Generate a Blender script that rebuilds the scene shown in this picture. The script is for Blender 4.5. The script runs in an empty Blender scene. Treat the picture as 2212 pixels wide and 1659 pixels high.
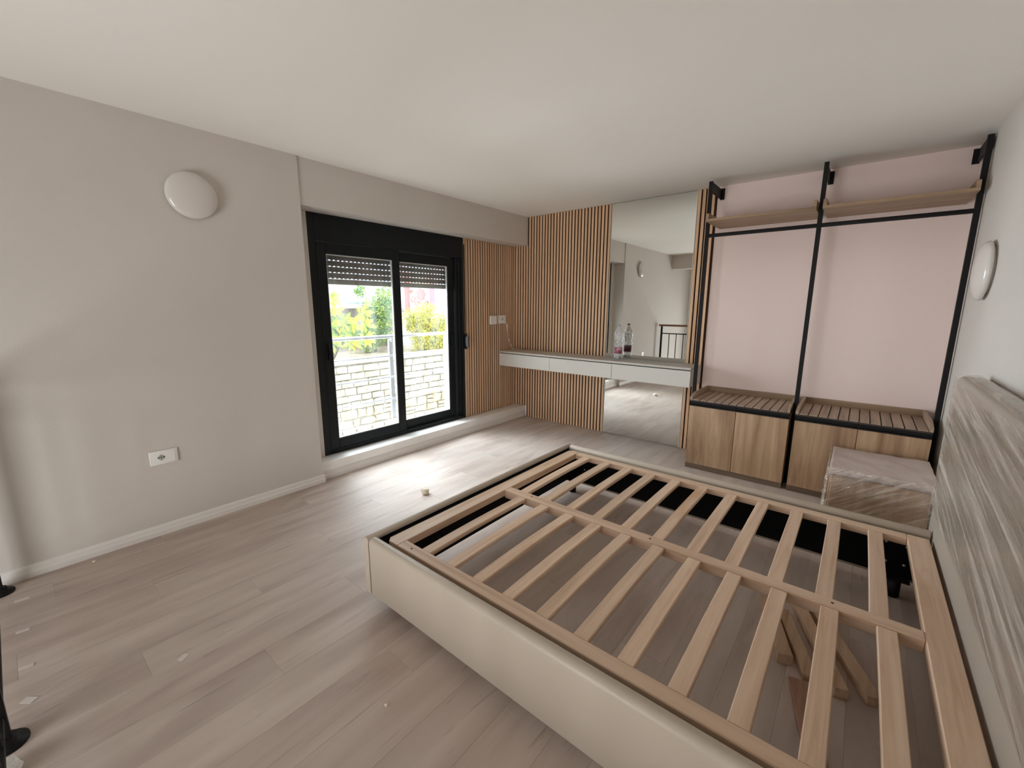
import bpy, bmesh, math, random
from mathutils import Vector, Matrix, noise
C = bpy.context.scene.collection
SC = bpy.context.scene
random.seed(7)
PI = math.pi

# ------------------------------------------------------------------ camera, sky, lights, exposure
cam_d = bpy.data.cameras.new('camera')
cam_d.sensor_fit = 'HORIZONTAL'; cam_d.sensor_width = 36.0
cam_d.lens = 915.0 / 2212.0 * 36.0
cam_d.clip_start = 0.02; cam_d.clip_end = 200
cam = bpy.data.objects.new('camera', cam_d); C.objects.link(cam)
def cam_matrix(yaw, pitch, roll, loc):
    y, p, r = (math.radians(v) for v in (yaw, pitch, roll))
    fwd = Vector((-math.sin(y) * math.cos(p), math.cos(y) * math.cos(p), -math.sin(p)))
    right = Vector((math.cos(y), math.sin(y), 0)); up = right.cross(fwd)
    r2 = math.cos(r) * right + math.sin(r) * up; u2 = -math.sin(r) * right + math.cos(r) * up
    m = Matrix((r2, u2, -fwd)).transposed().to_4x4(); m.translation = loc
    return m
cam.matrix_world = cam_matrix(39.303, 10.49, 0.177, Vector((3.293, -4.329, 1.440)))
SC.camera = cam

SKY = 6.5
world = bpy.data.worlds.new('daylight'); SC.world = world; world.use_nodes = True
bg = world.node_tree.nodes['Background']
bg.inputs[0].default_value = (0.90, 0.95, 1.0, 1); bg.inputs[1].default_value = SKY

sun_d = bpy.data.lights.new('sun', 'SUN'); sun_d.energy = 2.2; sun_d.angle = math.radians(0.6)
sun_d.color = (1.0, 0.95, 0.86)
sun = bpy.data.objects.new('sun', sun_d); C.objects.link(sun)
sun.rotation_euler = Vector((-0.75, 0.42, -1.0)).to_track_quat('-Z', 'Y').to_euler()

def portal(name, loc, direction, sx, sy):
    d = bpy.data.lights.new(name, 'AREA'); d.shape = 'RECTANGLE'; d.size = sx; d.size_y = sy
    d.cycles.is_portal = True
    o = bpy.data.objects.new(name, d); C.objects.link(o); o.location = loc
    o.rotation_euler = Vector(direction).to_track_quat('-Z', 'Z').to_euler()
    return o
portal('window_portal', (-0.40, -1.786, 0.88), (1, 0, 0), 1.75, 1.5)
portal('stair_window_portal', (1.80, -6.66, 0.33), (0, 1, 0), 1.6, 2.05)
stair_d = bpy.data.lights.new('added_stair_fill', 'AREA'); stair_d.shape = 'RECTANGLE'; stair_d.size = 2.4; stair_d.size_y = 2.0  # added lamp outside the unseen stair window, strengthens the light from the rear
stair_d.energy = 72.0; stair_d.color = (1.0, 0.98, 0.95)
stair = bpy.data.objects.new('added_stair_fill', stair_d); C.objects.link(stair); stair.location = (1.80, -7.4, 0.10)
stair.rotation_euler = Vector((0.0, 1.0, 0.10)).to_track_quat('-Z', 'Z').to_euler()
# added area lamp, unseen above the garden, brightens the room through the window
fill_d = bpy.data.lights.new('added_window_fill', 'AREA'); fill_d.shape = 'RECTANGLE'; fill_d.size = 14.0; fill_d.size_y = 2.2
fill_d.energy = 2250.0; fill_d.color = (0.87, 0.945, 1.05)
fill = bpy.data.objects.new('added_window_fill', fill_d); C.objects.link(fill); fill.location = (-3.2, -2.2, 3.15)
fill.rotation_euler = Vector((1.0, 0.0, -0.46)).to_track_quat('-Z', 'Z').to_euler()

SC.view_settings.view_transform = 'Standard'; SC.view_settings.look = 'None'
SC.view_settings.gamma = 1.0; SC.view_settings.use_curve_mapping = False
SC.view_settings.exposure = 0.14
cy = SC.cycles
cy.use_denoising = True; cy.max_bounces = 14; cy.diffuse_bounces = 9; cy.glossy_bounces = 6
cy.transparent_max_bounces = 16; cy.transmission_bounces = 8
cy.caustics_reflective = False; cy.caustics_refractive = False; cy.sample_clamp_indirect = 8.0

# ------------------------------------------------------------------ materials
def new_mat(name):
    m = bpy.data.materials.new(name); m.use_nodes = True
    nt = m.node_tree; b = nt.nodes['Principled BSDF']
    return m, nt, b
def N(nt, t, **kw):
    n = nt.nodes.new(t)
    for k, v in kw.items(): setattr(n, k, v)
    return n
def L(nt, a, b): nt.links.new(a, b)
def col(c): return (c[0], c[1], c[2], 1)
def plain(name, c, rough=0.5, metal=0.0, spec=0.5, var=0.0, scale=3.0, bump=0.0, bscale=60.0):
    m, nt, b = new_mat(name)
    b.inputs['Base Color'].default_value = col(c); b.inputs['Roughness'].default_value = rough
    b.inputs['Metallic'].default_value = metal; b.inputs['Specular IOR Level'].default_value = spec
    if var or bump:
        g = N(nt, 'ShaderNodeNewGeometry')
        if var:
            n = N(nt, 'ShaderNodeTexNoise'); n.inputs['Scale'].default_value = scale; n.inputs['Detail'].default_value = 5
            L(nt, g.outputs['Position'], n.inputs['Vector'])
            r = N(nt, 'ShaderNodeValToRGB'); L(nt, n.outputs['Fac'], r.inputs[0])
            r.color_ramp.elements[0].position = 0.3; r.color_ramp.elements[1].position = 0.7
            r.color_ramp.elements[0].color = col([v * (1 - var) for v in c]); r.color_ramp.elements[1].color = col([min(1, v * (1 + var)) for v in c])
            L(nt, r.outputs[0], b.inputs['Base Color'])
        if bump:
            n2 = N(nt, 'ShaderNodeTexNoise'); n2.inputs['Scale'].default_value = bscale; n2.inputs['Detail'].default_value = 4
            L(nt, g.outputs['Position'], n2.inputs['Vector'])
            bp = N(nt, 'ShaderNodeBump'); bp.inputs['Strength'].default_value = bump; bp.inputs['Distance'].default_value = 0.01
            L(nt, n2.outputs['Fac'], bp.inputs['Height']); L(nt, bp.outputs[0], b.inputs['Normal'])
    return m
def wood(name, dark, mid, light, axis=2, freq=14.0, along=0.9, rough=0.5, knots=0.0, stain=None, tone=0.0, bump=0.05, spec=0.4):
    """grain stretched along one axis of the object, shifted per object"""
    m, nt, b = new_mat(name)
    tc = N(nt, 'ShaderNodeTexCoord'); oi = N(nt, 'ShaderNodeObjectInfo')
    sc = N(nt, 'ShaderNodeVectorMath', operation='SCALE'); sc.inputs[0].default_value = (7.3, 5.1, 9.7)
    L(nt, oi.outputs['Random'], sc.inputs['Scale'])
    ad = N(nt, 'ShaderNodeVectorMath', operation='ADD'); L(nt, tc.outputs['Object'], ad.inputs[0]); L(nt, sc.outputs[0], ad.inputs[1])
    mp = N(nt, 'ShaderNodeMapping'); s = [freq] * 3; s[axis] = along; mp.inputs['Scale'].default_value = s
    L(nt, ad.outputs[0], mp.inputs['Vector'])
    n1 = N(nt, 'ShaderNodeTexNoise'); n1.inputs['Scale'].default_value = 1.0; n1.inputs['Detail'].default_value = 7
    n1.inputs['Roughness'].default_value = 0.62; n1.inputs['Distortion'].default_value = 0.6
    L(nt, mp.outputs[0], n1.inputs['Vector'])
    r = N(nt, 'ShaderNodeValToRGB'); cr = r.color_ramp
    cr.elements[0].position = 0.30; cr.elements[0].color = col(dark)
    cr.elements[1].position = 0.72; cr.elements[1].color = col(light)
    e = cr.elements.new(0.5); e.color = col(mid)
    L(nt, n1.outputs['Fac'], r.inputs[0])
    out = r.outputs[0]
    if knots:
        mp2 = N(nt, 'ShaderNodeMapping'); s2 = [freq * 0.45] * 3; s2[axis] = max(along * 2.0, 1.6); mp2.inputs['Scale'].default_value = s2
        L(nt, ad.outputs[0], mp2.inputs['Vector'])
        n2 = N(nt, 'ShaderNodeTexNoise'); n2.inputs['Scale'].default_value = 1.0; n2.inputs['Detail'].default_value = 3
        L(nt, mp2.outputs[0], n2.inputs['Vector'])
        r2 = N(nt, 'ShaderNodeValToRGB'); r2.color_ramp.elements[0].position = 0.60; r2.color_ramp.elements[1].position = 0.74
        r2.color_ramp.elements[0].color = (0, 0, 0, 1); r2.color_ramp.elements[1].color = (1, 1, 1, 1)
        L(nt, n2.outputs['Fac'], r2.inputs[0])
        mx = N(nt, 'ShaderNodeMix', data_type='RGBA'); mu = N(nt, 'ShaderNodeMath', operation='MULTIPLY'); mu.inputs[1].default_value = knots
        L(nt, r2.outputs[0], mu.inputs[0]); L(nt, mu.outputs[0], mx.inputs['Factor'])
        L(nt, out, mx.inputs['A']); mx.inputs['B'].default_value = col(stain or [v * 0.72 for v in dark]); out = mx.outputs['Result']
    if tone:
        hs = N(nt, 'ShaderNodeHueSaturation'); mr = N(nt, 'ShaderNodeMapRange')
        mr.inputs['To Min'].default_value = 1 - tone; mr.inputs['To Max'].default_value = 1 + tone
        L(nt, oi.outputs['Random'], mr.inputs['Value']); L(nt, mr.outputs[0], hs.inputs['Value']); L(nt, out, hs.inputs['Color']); out = hs.outputs[0]
    L(nt, out, b.inputs['Base Color'])
    b.inputs['Roughness'].default_value = rough; b.inputs['Specular IOR Level'].default_value = spec
    if bump:
        bp = N(nt, 'ShaderNodeBump'); bp.inputs['Strength'].default_value = bump; bp.inputs['Distance'].default_value = 0.004
        L(nt, n1.outputs['Fac'], bp.inputs['Height']); L(nt, bp.outputs[0], b.inputs['Normal'])
    return m

M = {}
M['wall'] = plain('white_wall_paint', (0.61, 0.568, 0.52), 0.75, spec=0.25, var=0.02, scale=1.6, bump=0.06, bscale=140)
M['ceiling'] = plain('white_ceiling_paint', (0.86, 0.835, 0.785), 0.8, spec=0.2, bump=0.03, bscale=120)
M['pink'] = plain('pale_pink_wall_paint', (0.92, 0.77, 0.725), 0.75, spec=0.25, bump=0.05, bscale=140)
M['trim'] = plain('white_trim_paint', (0.76, 0.73, 0.69), 0.38, spec=0.4)
M['sill'] = plain('white_sill', (0.88, 0.865, 0.84), 0.35, var=0.05, scale=5)
M['anthracite'] = plain('anthracite_metal', (0.006, 0.0085, 0.010), 0.5, spec=0.25)
M['gasket'] = plain('black_rubber', (0.006, 0.006, 0.007), 0.6)
M['spacer'] = plain('pale_glazing_spacer', (0.62, 0.63, 0.62), 0.4)
M['black'] = plain('black_metal', (0.008, 0.007, 0.0072), 0.55, spec=0.22)
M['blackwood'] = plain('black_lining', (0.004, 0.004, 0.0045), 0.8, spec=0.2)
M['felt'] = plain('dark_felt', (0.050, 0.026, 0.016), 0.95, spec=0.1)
M['slat'] = wood('oak_slat_veneer', (0.54, 0.325, 0.19), (0.71, 0.47, 0.295), (0.79, 0.565, 0.375), 2, 60, 1.2, 0.5, tone=0.10)
M['slat_side'] = plain('slat_side_shade', (0.17, 0.088, 0.046), 0.7)  # shade of the gaps, painted onto the slat sides as a darker brown
M['cabinet'] = wood('rustic_oak_vertical', (0.26, 0.15, 0.083), (0.43, 0.275, 0.165), (0.57, 0.395, 0.25), 2, 13, 0.9, 0.45, knots=0.5, tone=0.06)
M['shelf'] = wood('rustic_oak_lengthwise', (0.20, 0.125, 0.072), (0.33, 0.22, 0.135), (0.42, 0.30, 0.19), 0, 16, 0.9, 0.45, knots=0.3)
M['tray'] = wood('rustic_oak_crosswise', (0.25, 0.17, 0.115), (0.39, 0.285, 0.205), (0.48, 0.36, 0.265), 1, 20, 1.2, 0.45, tone=0.08)
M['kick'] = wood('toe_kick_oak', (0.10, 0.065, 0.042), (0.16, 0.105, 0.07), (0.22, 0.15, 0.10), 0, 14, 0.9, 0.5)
M['groove'] = plain('dark_groove', (0.045, 0.035, 0.032), 0.8)
M['beech_y'] = wood('beech_crosswise', (0.52, 0.345, 0.23), (0.67, 0.485, 0.345), (0.75, 0.575, 0.435), 1, 26, 1.3, 0.45, knots=0.60, stain=(0.52, 0.27, 0.12), tone=0.07)
M['beech_x'] = wood('beech_lengthwise', (0.53, 0.35, 0.235), (0.67, 0.485, 0.35), (0.74, 0.565, 0.425), 0, 26, 1.0, 0.45, knots=0.2, tone=0.04)
M['offcut'] = wood('timber_offcut', (0.40, 0.26, 0.16), (0.55, 0.38, 0.25), (0.63, 0.46, 0.32), 1, 30, 2.0, 0.6, tone=0.15)
M['handrail'] = wood('stained_handrail', (0.16, 0.075, 0.038), (0.24, 0.12, 0.06), (0.30, 0.16, 0.085), 0, 30, 1.5, 0.4)
M['fabric'] = plain('beige_faux_leather', (0.50, 0.425, 0.345), 0.42, spec=0.4, var=0.02, scale=4, bump=0.10, bscale=260)
M['headboard'] = plain('taupe_faux_leather', (0.37, 0.32, 0.265), 0.45, spec=0.4, var=0.05, scale=3, bump=0.1, bscale=220)
M['desk'] = plain('grey_taupe_lacquer', (0.62, 0.60, 0.555), 0.42, spec=0.4)
M['desk_top'] = plain('grey_taupe_top', (0.54, 0.51, 0.46), 0.5, var=0.08, scale=60)
M['dark'] = plain('dark_reveal', (0.015, 0.014, 0.013), 0.8)
M['plastic'] = plain('white_plastic', (0.80, 0.79, 0.76), 0.3)
M['lamp'] = plain('white_opal_lamp', (0.66, 0.62, 0.58), 0.16, spec=0.55)
M['socket_dark'] = plain('socket_hole', (0.02, 0.02, 0.02), 0.6)
M['foam'] = plain('pale_pink_foam', (0.60, 0.50, 0.46), 0.6, var=0.05, scale=8, bump=0.2, bscale=40)
M['tape'] = plain('white_tape', (0.70, 0.645, 0.60), 0.5)
M['steel'] = plain('galvanised_steel', (0.72, 0.73, 0.75), 0.4, metal=0.3)
M['screw'] = plain('zinc_screw', (0.7, 0.7, 0.7), 0.3, metal=0.8)
M['shutter'] = plain('grey_brown_shutter', (0.20, 0.175, 0.155), 0.5, var=0.15, scale=8)
M['shutter_end'] = plain('beige_shutter_bar', (0.30, 0.27, 0.22), 0.5)
M['crumb'] = plain('plaster_crumb', (0.80, 0.72, 0.58), 0.85, bump=0.4, bscale=150)
M['mirror'] = plain('mirror_silver', (0.90, 0.92, 0.90), 0.0, metal=1.0)
M['mirror_edge'] = plain('mirror_edge', (0.82, 0.85, 0.82), 0.2)
M['stone_low'] = plain('pale_yellow_stone', (0.38, 0.325, 0.20), 0.9, var=0.28, scale=5, bump=0.4, bscale=22)
M['stone_high'] = plain('weathered_grey_stone', (0.29, 0.265, 0.20), 0.9, var=0.35, scale=6, bump=0.4, bscale=22)
M['mortar'] = plain('mortar', (0.20, 0.175, 0.125), 0.95)
M['render_wall'] = plain('beige_render', (0.36, 0.315, 0.27), 0.9, var=0.08, scale=2)
M['render_pale'] = plain('pale_render', (0.55, 0.52, 0.49), 0.9)
M['slab'] = plain('white_slab', (0.66, 0.66, 0.66), 0.7)
M['slab_grey'] = plain('grey_slab', (0.22, 0.24, 0.27), 0.8)
M['cool_wall'] = plain('cool_white_wall', (0.50, 0.53, 0.60), 0.9)
M['blue'] = plain('sky_blue_paint', (0.10, 0.34, 0.60), 0.5)
M['yellowpost'] = plain('cream_yellow_paint', (0.60, 0.53, 0.26), 0.6)
M['cream'] = plain('cream_cloth', (0.62, 0.54, 0.38), 0.9)
M['red'] = plain('red_cloth', (0.55, 0.10, 0.10), 0.9)
M['plumcloth'] = plain('plum_cloth', (0.42, 0.13, 0.22), 0.9)
M['iron'] = plain('grey_iron', (0.25, 0.27, 0.31), 0.6)
M['ground'] = plain('bare_ground', (0.22, 0.19, 0.13), 0.95, var=0.3, scale=2)
M['concrete'] = plain('pale_concrete', (0.42, 0.41, 0.38), 0.9, var=0.2, scale=3)
M['bark'] = plain('brown_bark', (0.16, 0.11, 0.07), 0.9)

def leaf_mat(name, dark, light):
    m, nt, b = new_mat(name)
    g = N(nt, 'ShaderNodeNewGeometry')
    n = N(nt, 'ShaderNodeTexNoise'); n.inputs['Scale'].default_value = 5; L(nt, g.outputs['Position'], n.inputs['Vector'])
    r = N(nt, 'ShaderNodeValToRGB'); r.color_ramp.elements[0].position = 0.38; r.color_ramp.elements[1].position = 0.62
    r.color_ramp.elements[0].color = col(dark); r.color_ramp.elements[1].color = col(light); L(nt, n.outputs['Fac'], r.inputs[0])
    L(nt, r.outputs[0], b.inputs['Base Color']); b.inputs['Roughness'].default_value = 0.5
    tr = N(nt, 'ShaderNodeBsdfTranslucent'); L(nt, r.outputs[0], tr.inputs['Color'])
    mx = N(nt, 'ShaderNodeMixShader'); mx.inputs[0].default_value = 0.35
    L(nt, b.outputs[0], mx.inputs[1]); L(nt, tr.outputs[0], mx.inputs[2]); L(nt, mx.outputs[0], nt.nodes['Material Output'].inputs['Surface'])
    return m
M['leaf_broad'] = leaf_mat('broad_leaf', (0.16, 0.27, 0.03), (0.52, 0.50, 0.03))
M['leaf_green'] = leaf_mat('green_leaf', (0.08, 0.20, 0.045), (0.28, 0.38, 0.05))
M['leaf_yellow'] = leaf_mat('yellow_leaf', (0.24, 0.25, 0.02), (0.55, 0.50, 0.03))

def two_sided_fresnel(nt, ior):
    g = N(nt, 'ShaderNodeNewGeometry'); mr = N(nt, 'ShaderNodeMapRange')
    mr.inputs['To Min'].default_value = ior; mr.inputs['To Max'].default_value = 1 / ior
    L(nt, g.outputs['Backfacing'], mr.inputs['Value'])
    f = N(nt, 'ShaderNodeFresnel'); L(nt, mr.outputs[0], f.inputs[0]); return f
def glass_mat():
    m, nt, b = new_mat('dusty_window_glass'); nt.nodes.remove(b)
    tr = N(nt, 'ShaderNodeBsdfTransparent'); tr.inputs[0].default_value = (0.95, 0.97, 0.96, 1)
    gl = N(nt, 'ShaderNodeBsdfGlossy'); gl.inputs['Roughness'].default_value = 0.0
    fr = two_sided_fresnel(nt, 1.5)
    m1 = N(nt, 'ShaderNodeMixShader'); L(nt, fr.outputs[0], m1.inputs[0]); L(nt, tr.outputs[0], m1.inputs[1]); L(nt, gl.outputs[0], m1.inputs[2])
    g = N(nt, 'ShaderNodeNewGeometry'); mp = N(nt, 'ShaderNodeMapping'); mp.inputs['Scale'].default_value = (1, 5.5, 1.1)
    L(nt, g.outputs['Position'], mp.inputs['Vector'])
    n = N(nt, 'ShaderNodeTexNoise'); n.inputs['Scale'].default_value = 1.6; n.inputs['Detail'].default_value = 6
    n.inputs['Roughness'].default_value = 0.65; L(nt, mp.outputs[0], n.inputs['Vector'])
    r = N(nt, 'ShaderNodeMapRange'); r.inputs['From Min'].default_value = 0.40; r.inputs['From Max'].default_value = 0.72
    r.inputs['To Min'].default_value = 0.004; r.inputs['To Max'].default_value = 0.045; L(nt, n.outputs['Fac'], r.inputs['Value'])
    tl = N(nt, 'ShaderNodeBsdfTranslucent'); tl.inputs[0].default_value = (0.75, 0.78, 0.80, 1)
    m2 = N(nt, 'ShaderNodeMixShader'); L(nt, r.outputs[0], m2.inputs[0]); L(nt, m1.outputs[0], m2.inputs[1]); L(nt, tl.outputs[0], m2.inputs[2])
    L(nt, m2.outputs[0], nt.nodes['Material Output'].inputs['Surface'])
    return m
M['glass'] = glass_mat()
def clear_mat(name, tint, body, gloss_rough, amount, scale, stretch, rot, bump, spec_fac=0.0):
    """thin clear plastic: see-through, a little milky, wrinkled highlights"""
    m, nt, b = new_mat(name); nt.nodes.remove(b)
    g = N(nt, 'ShaderNodeNewGeometry'); mp = N(nt, 'ShaderNodeMapping')
    mp.vector_type = 'TEXTURE'; mp.inputs['Rotation'].default_value = rot; mp.inputs['Scale'].default_value = [1 / q for q in stretch]
    L(nt, g.outputs['Position'], mp.inputs['Vector'])
    n = N(nt, 'ShaderNodeTexNoise'); n.inputs['Scale'].default_value = scale; n.inputs['Detail'].default_value = 5
    n.inputs['Roughness'].default_value = 0.6; n.inputs['Distortion'].default_value = 0.25
    L(nt, mp.outputs[0], n.inputs['Vector'])
    bp = N(nt, 'ShaderNodeBump'); bp.inputs['Strength'].default_value = bump; bp.inputs['Distance'].default_value = 0.02
    L(nt, n.outputs['Fac'], bp.inputs['Height'])
    tr = N(nt, 'ShaderNodeBsdfTransparent'); tr.inputs[0].default_value = col(tint)
    gl = N(nt, 'ShaderNodeBsdfGlossy'); gl.inputs['Roughness'].default_value = gloss_rough; L(nt, bp.outputs[0], gl.inputs['Normal'])
    fr = two_sided_fresnel(nt, 1.55); L(nt, bp.outputs[0], fr.inputs['Normal'])
    ad = N(nt, 'ShaderNodeMath', operation='ADD'); ad.inputs[1].default_value = spec_fac; L(nt, fr.outputs[0], ad.inputs[0])
    m1 = N(nt, 'ShaderNodeMixShader'); L(nt, ad.outputs[0], m1.inputs[0]); L(nt, tr.outputs[0], m1.inputs[1]); L(nt, gl.outputs[0], m1.inputs[2])
    df = N(nt, 'ShaderNodeBsdfDiffuse'); df.inputs[0].default_value = col(body); L(nt, bp.outputs[0], df.inputs['Normal'])
    r = N(nt, 'ShaderNodeMapRange'); r.inputs['From Min'].default_value = 0.47; r.inputs['From Max'].default_value = 0.66
    r.inputs['To Min'].default_value = amount * 0.15; r.inputs['To Max'].default_value = amount; L(nt, n.outputs['Fac'], r.inputs['Value'])
    m2 = N(nt, 'ShaderNodeMixShader'); L(nt, r.outputs[0], m2.inputs[0]); L(nt, m1.outputs[0], m2.inputs[1]); L(nt, df.outputs[0], m2.inputs[2])
    L(nt, m2.outputs[0], nt.nodes['Material Output'].inputs['Surface'])
    return m
M['film_bed'] = clear_mat('stretch_film_on_headboard', (0.93, 0.92, 0.90), (0.74, 0.66, 0.58), 0.14, 0.44, 4.0, (1, 0.30, 6.0), (math.radians(6.8), 0, 0), 0.55, 0.03)
M['film_box'] = clear_mat('stretch_film_on_box', (0.97, 0.96, 0.95), (0.92, 0.82, 0.72), 0.08, 0.42, 7.0, (0.4, 1.0, 8.0), (0, math.radians(-35), 0), 0.5, 0.03)
M['pet'] = clear_mat('clear_bottle_plastic', (0.95, 0.97, 0.98), (0.92, 0.94, 0.95), 0.08, 0.55, 40.0, (1, 1, 1), (0, 0, 0), 0.35, 0.10)
M['water'] = clear_mat('bottle_base_plastic', (0.95, 0.97, 0.98), (0.94, 0.95, 0.93), 0.05, 0.55, 50.0, (1, 1, 1), (0, 0, 0), 0.5, 0.12)

def label_mat():
    m, nt, b = new_mat('plum_bottle_label')
    g = N(nt, 'ShaderNodeTexCoord'); n = N(nt, 'ShaderNodeTexNoise'); n.inputs['Scale'].default_value = 22; L(nt, g.outputs['Object'], n.inputs['Vector'])
    r = N(nt, 'ShaderNodeValToRGB'); r.color_ramp.elements[0].position = 0.45; r.color_ramp.elements[1].position = 0.66
    r.color_ramp.elements[0].color = (0.28, 0.05, 0.11, 1); r.color_ramp.elements[1].color = (0.62, 0.38, 0.44, 1); L(nt, n.outputs['Fac'], r.inputs[0])
    L(nt, r.outputs[0], b.inputs['Base Color']); b.inputs['Roughness'].default_value = 0.4
    return m
M['label'] = label_mat()

def floor_mat():
    m, nt, b = new_mat('laminate_plank')
    tc = N(nt, 'ShaderNodeTexCoord'); oi = N(nt, 'ShaderNodeObjectInfo'); g = N(nt, 'ShaderNodeNewGeometry')
    sc = N(nt, 'ShaderNodeVectorMath', operation='SCALE'); sc.inputs[0].default_value = (7.3, 5.1, 9.7); L(nt, oi.outputs['Random'], sc.inputs['Scale'])
    ad = N(nt, 'ShaderNodeVectorMath', operation='ADD'); L(nt, tc.outputs['Object'], ad.inputs[0]); L(nt, sc.outputs[0], ad.inputs[1])
    mp = N(nt, 'ShaderNodeMapping'); mp.inputs['Scale'].default_value = (8, 1.3, 1); L(nt, ad.outputs[0], mp.inputs['Vector'])
    n1 = N(nt, 'ShaderNodeTexNoise'); n1.inputs['Scale'].default_value = 1; n1.inputs['Detail'].default_value = 7; n1.inputs['Distortion'].default_value = 0.5
    L(nt, mp.outputs[0], n1.inputs['Vector'])
    r = N(nt, 'ShaderNodeValToRGB'); cr = r.color_ramp
    cr.elements[0].position = 0.28; cr.elements[0].color = (0.40, 0.315, 0.268, 1)
    cr.elements[1].position = 0.74; cr.elements[1].color = (0.62, 0.525, 0.465, 1)
    e = cr.elements.new(0.5); e.color = (0.52, 0.428, 0.372, 1)
    L(nt, n1.outputs['Fac'], r.inputs[0])
    # short darker cracks of the rustic print
    mp2 = N(nt, 'ShaderNodeMapping'); mp2.inputs['Scale'].default_value = (26, 2.6, 1); L(nt, ad.outputs[0], mp2.inputs['Vector'])
    n2 = N(nt, 'ShaderNodeTexNoise'); n2.inputs['Scale'].default_value = 1; n2.inputs['Detail'].default_value = 4; n2.inputs['Distortion'].default_value = 1.2
    L(nt, mp2.outputs[0], n2.inputs['Vector'])
    r2 = N(nt, 'ShaderNodeMapRange'); r2.inputs['From Min'].default_value = 0.63; r2.inputs['From Max'].default_value = 0.78; r2.inputs['To Max'].default_value = 0.55
    L(nt, n2.outputs['Fac'], r2.inputs['Value'])
    mx = N(nt, 'ShaderNodeMix', data_type='RGBA'); L(nt, r2.outputs[0], mx.inputs['Factor']); L(nt, r.outputs[0], mx.inputs['A']); mx.inputs['B'].default_value = (0.14, 0.095, 0.07, 1)
    hs = N(nt, 'ShaderNodeHueSaturation'); mr = N(nt, 'ShaderNodeMapRange'); mr.inputs['To Min'].default_value = 0.965; mr.inputs['To Max'].default_value = 1.035
    L(nt, oi.outputs['Random'], mr.inputs['Value']); L(nt, mr.outputs[0], hs.inputs['Value']); L(nt, mx.outputs['Result'], hs.inputs['Color'])
    # builders' dust lying on the floor, thickest along the window and the far wall
    n3 = N(nt, 'ShaderNodeTexNoise'); n3.inputs['Scale'].default_value = 2.3; n3.inputs['Detail'].default_value = 8; n3.inputs['Roughness'].default_value = 0.68
    mp3 = N(nt, 'ShaderNodeMapping'); mp3.inputs['Scale'].default_value = (1.7, 0.75, 1); L(nt, g.outputs['Position'], mp3.inputs['Vector']); L(nt, mp3.outputs[0], n3.inputs['Vector'])
    sp = N(nt, 'ShaderNodeSeparateXYZ'); L(nt, g.outputs['Position'], sp.inputs[0])
    ry = N(nt, 'ShaderNodeMapRange'); ry.inputs['From Min'].default_value = -3.2; ry.inputs['From Max'].default_value = -1.3
    ry.inputs['To Min'].default_value = 0.10; ry.inputs['To Max'].default_value = 1.0; L(nt, sp.outputs['Y'], ry.inputs['Value'])
    rn = N(nt, 'ShaderNodeMapRange'); rn.inputs['From Min'].default_value = 0.40; rn.inputs['From Max'].default_value = 0.70; rn.inputs['To Max'].default_value = 0.62
    L(nt, n3.outputs['Fac'], rn.inputs['Value'])
    du = N(nt, 'ShaderNodeMath', operation='MULTIPLY'); L(nt, ry.outputs[0], du.inputs[0]); L(nt, rn.outputs[0], du.inputs[1])
    mx2 = N(nt, 'ShaderNodeMix', data_type='RGBA'); L(nt, du.outputs[0], mx2.inputs['Factor']); L(nt, hs.outputs[0], mx2.inputs['A']); mx2.inputs['B'].default_value = (0.58, 0.54, 0.50, 1)
    L(nt, mx2.outputs['Result'], b.inputs['Base Color'])
    b.inputs['Roughness'].default_value = 0.50; b.inputs['Specular IOR Level'].default_value = 0.5
    bp = N(nt, 'ShaderNodeBump'); bp.inputs['Strength'].default_value = 0.12; bp.inputs['Distance'].default_value = 0.003
    L(nt, n1.outputs['Fac'], bp.inputs['Height']); L(nt, bp.outputs[0], b.inputs['Normal'])
    return m
M['floor'] = floor_mat()

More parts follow.
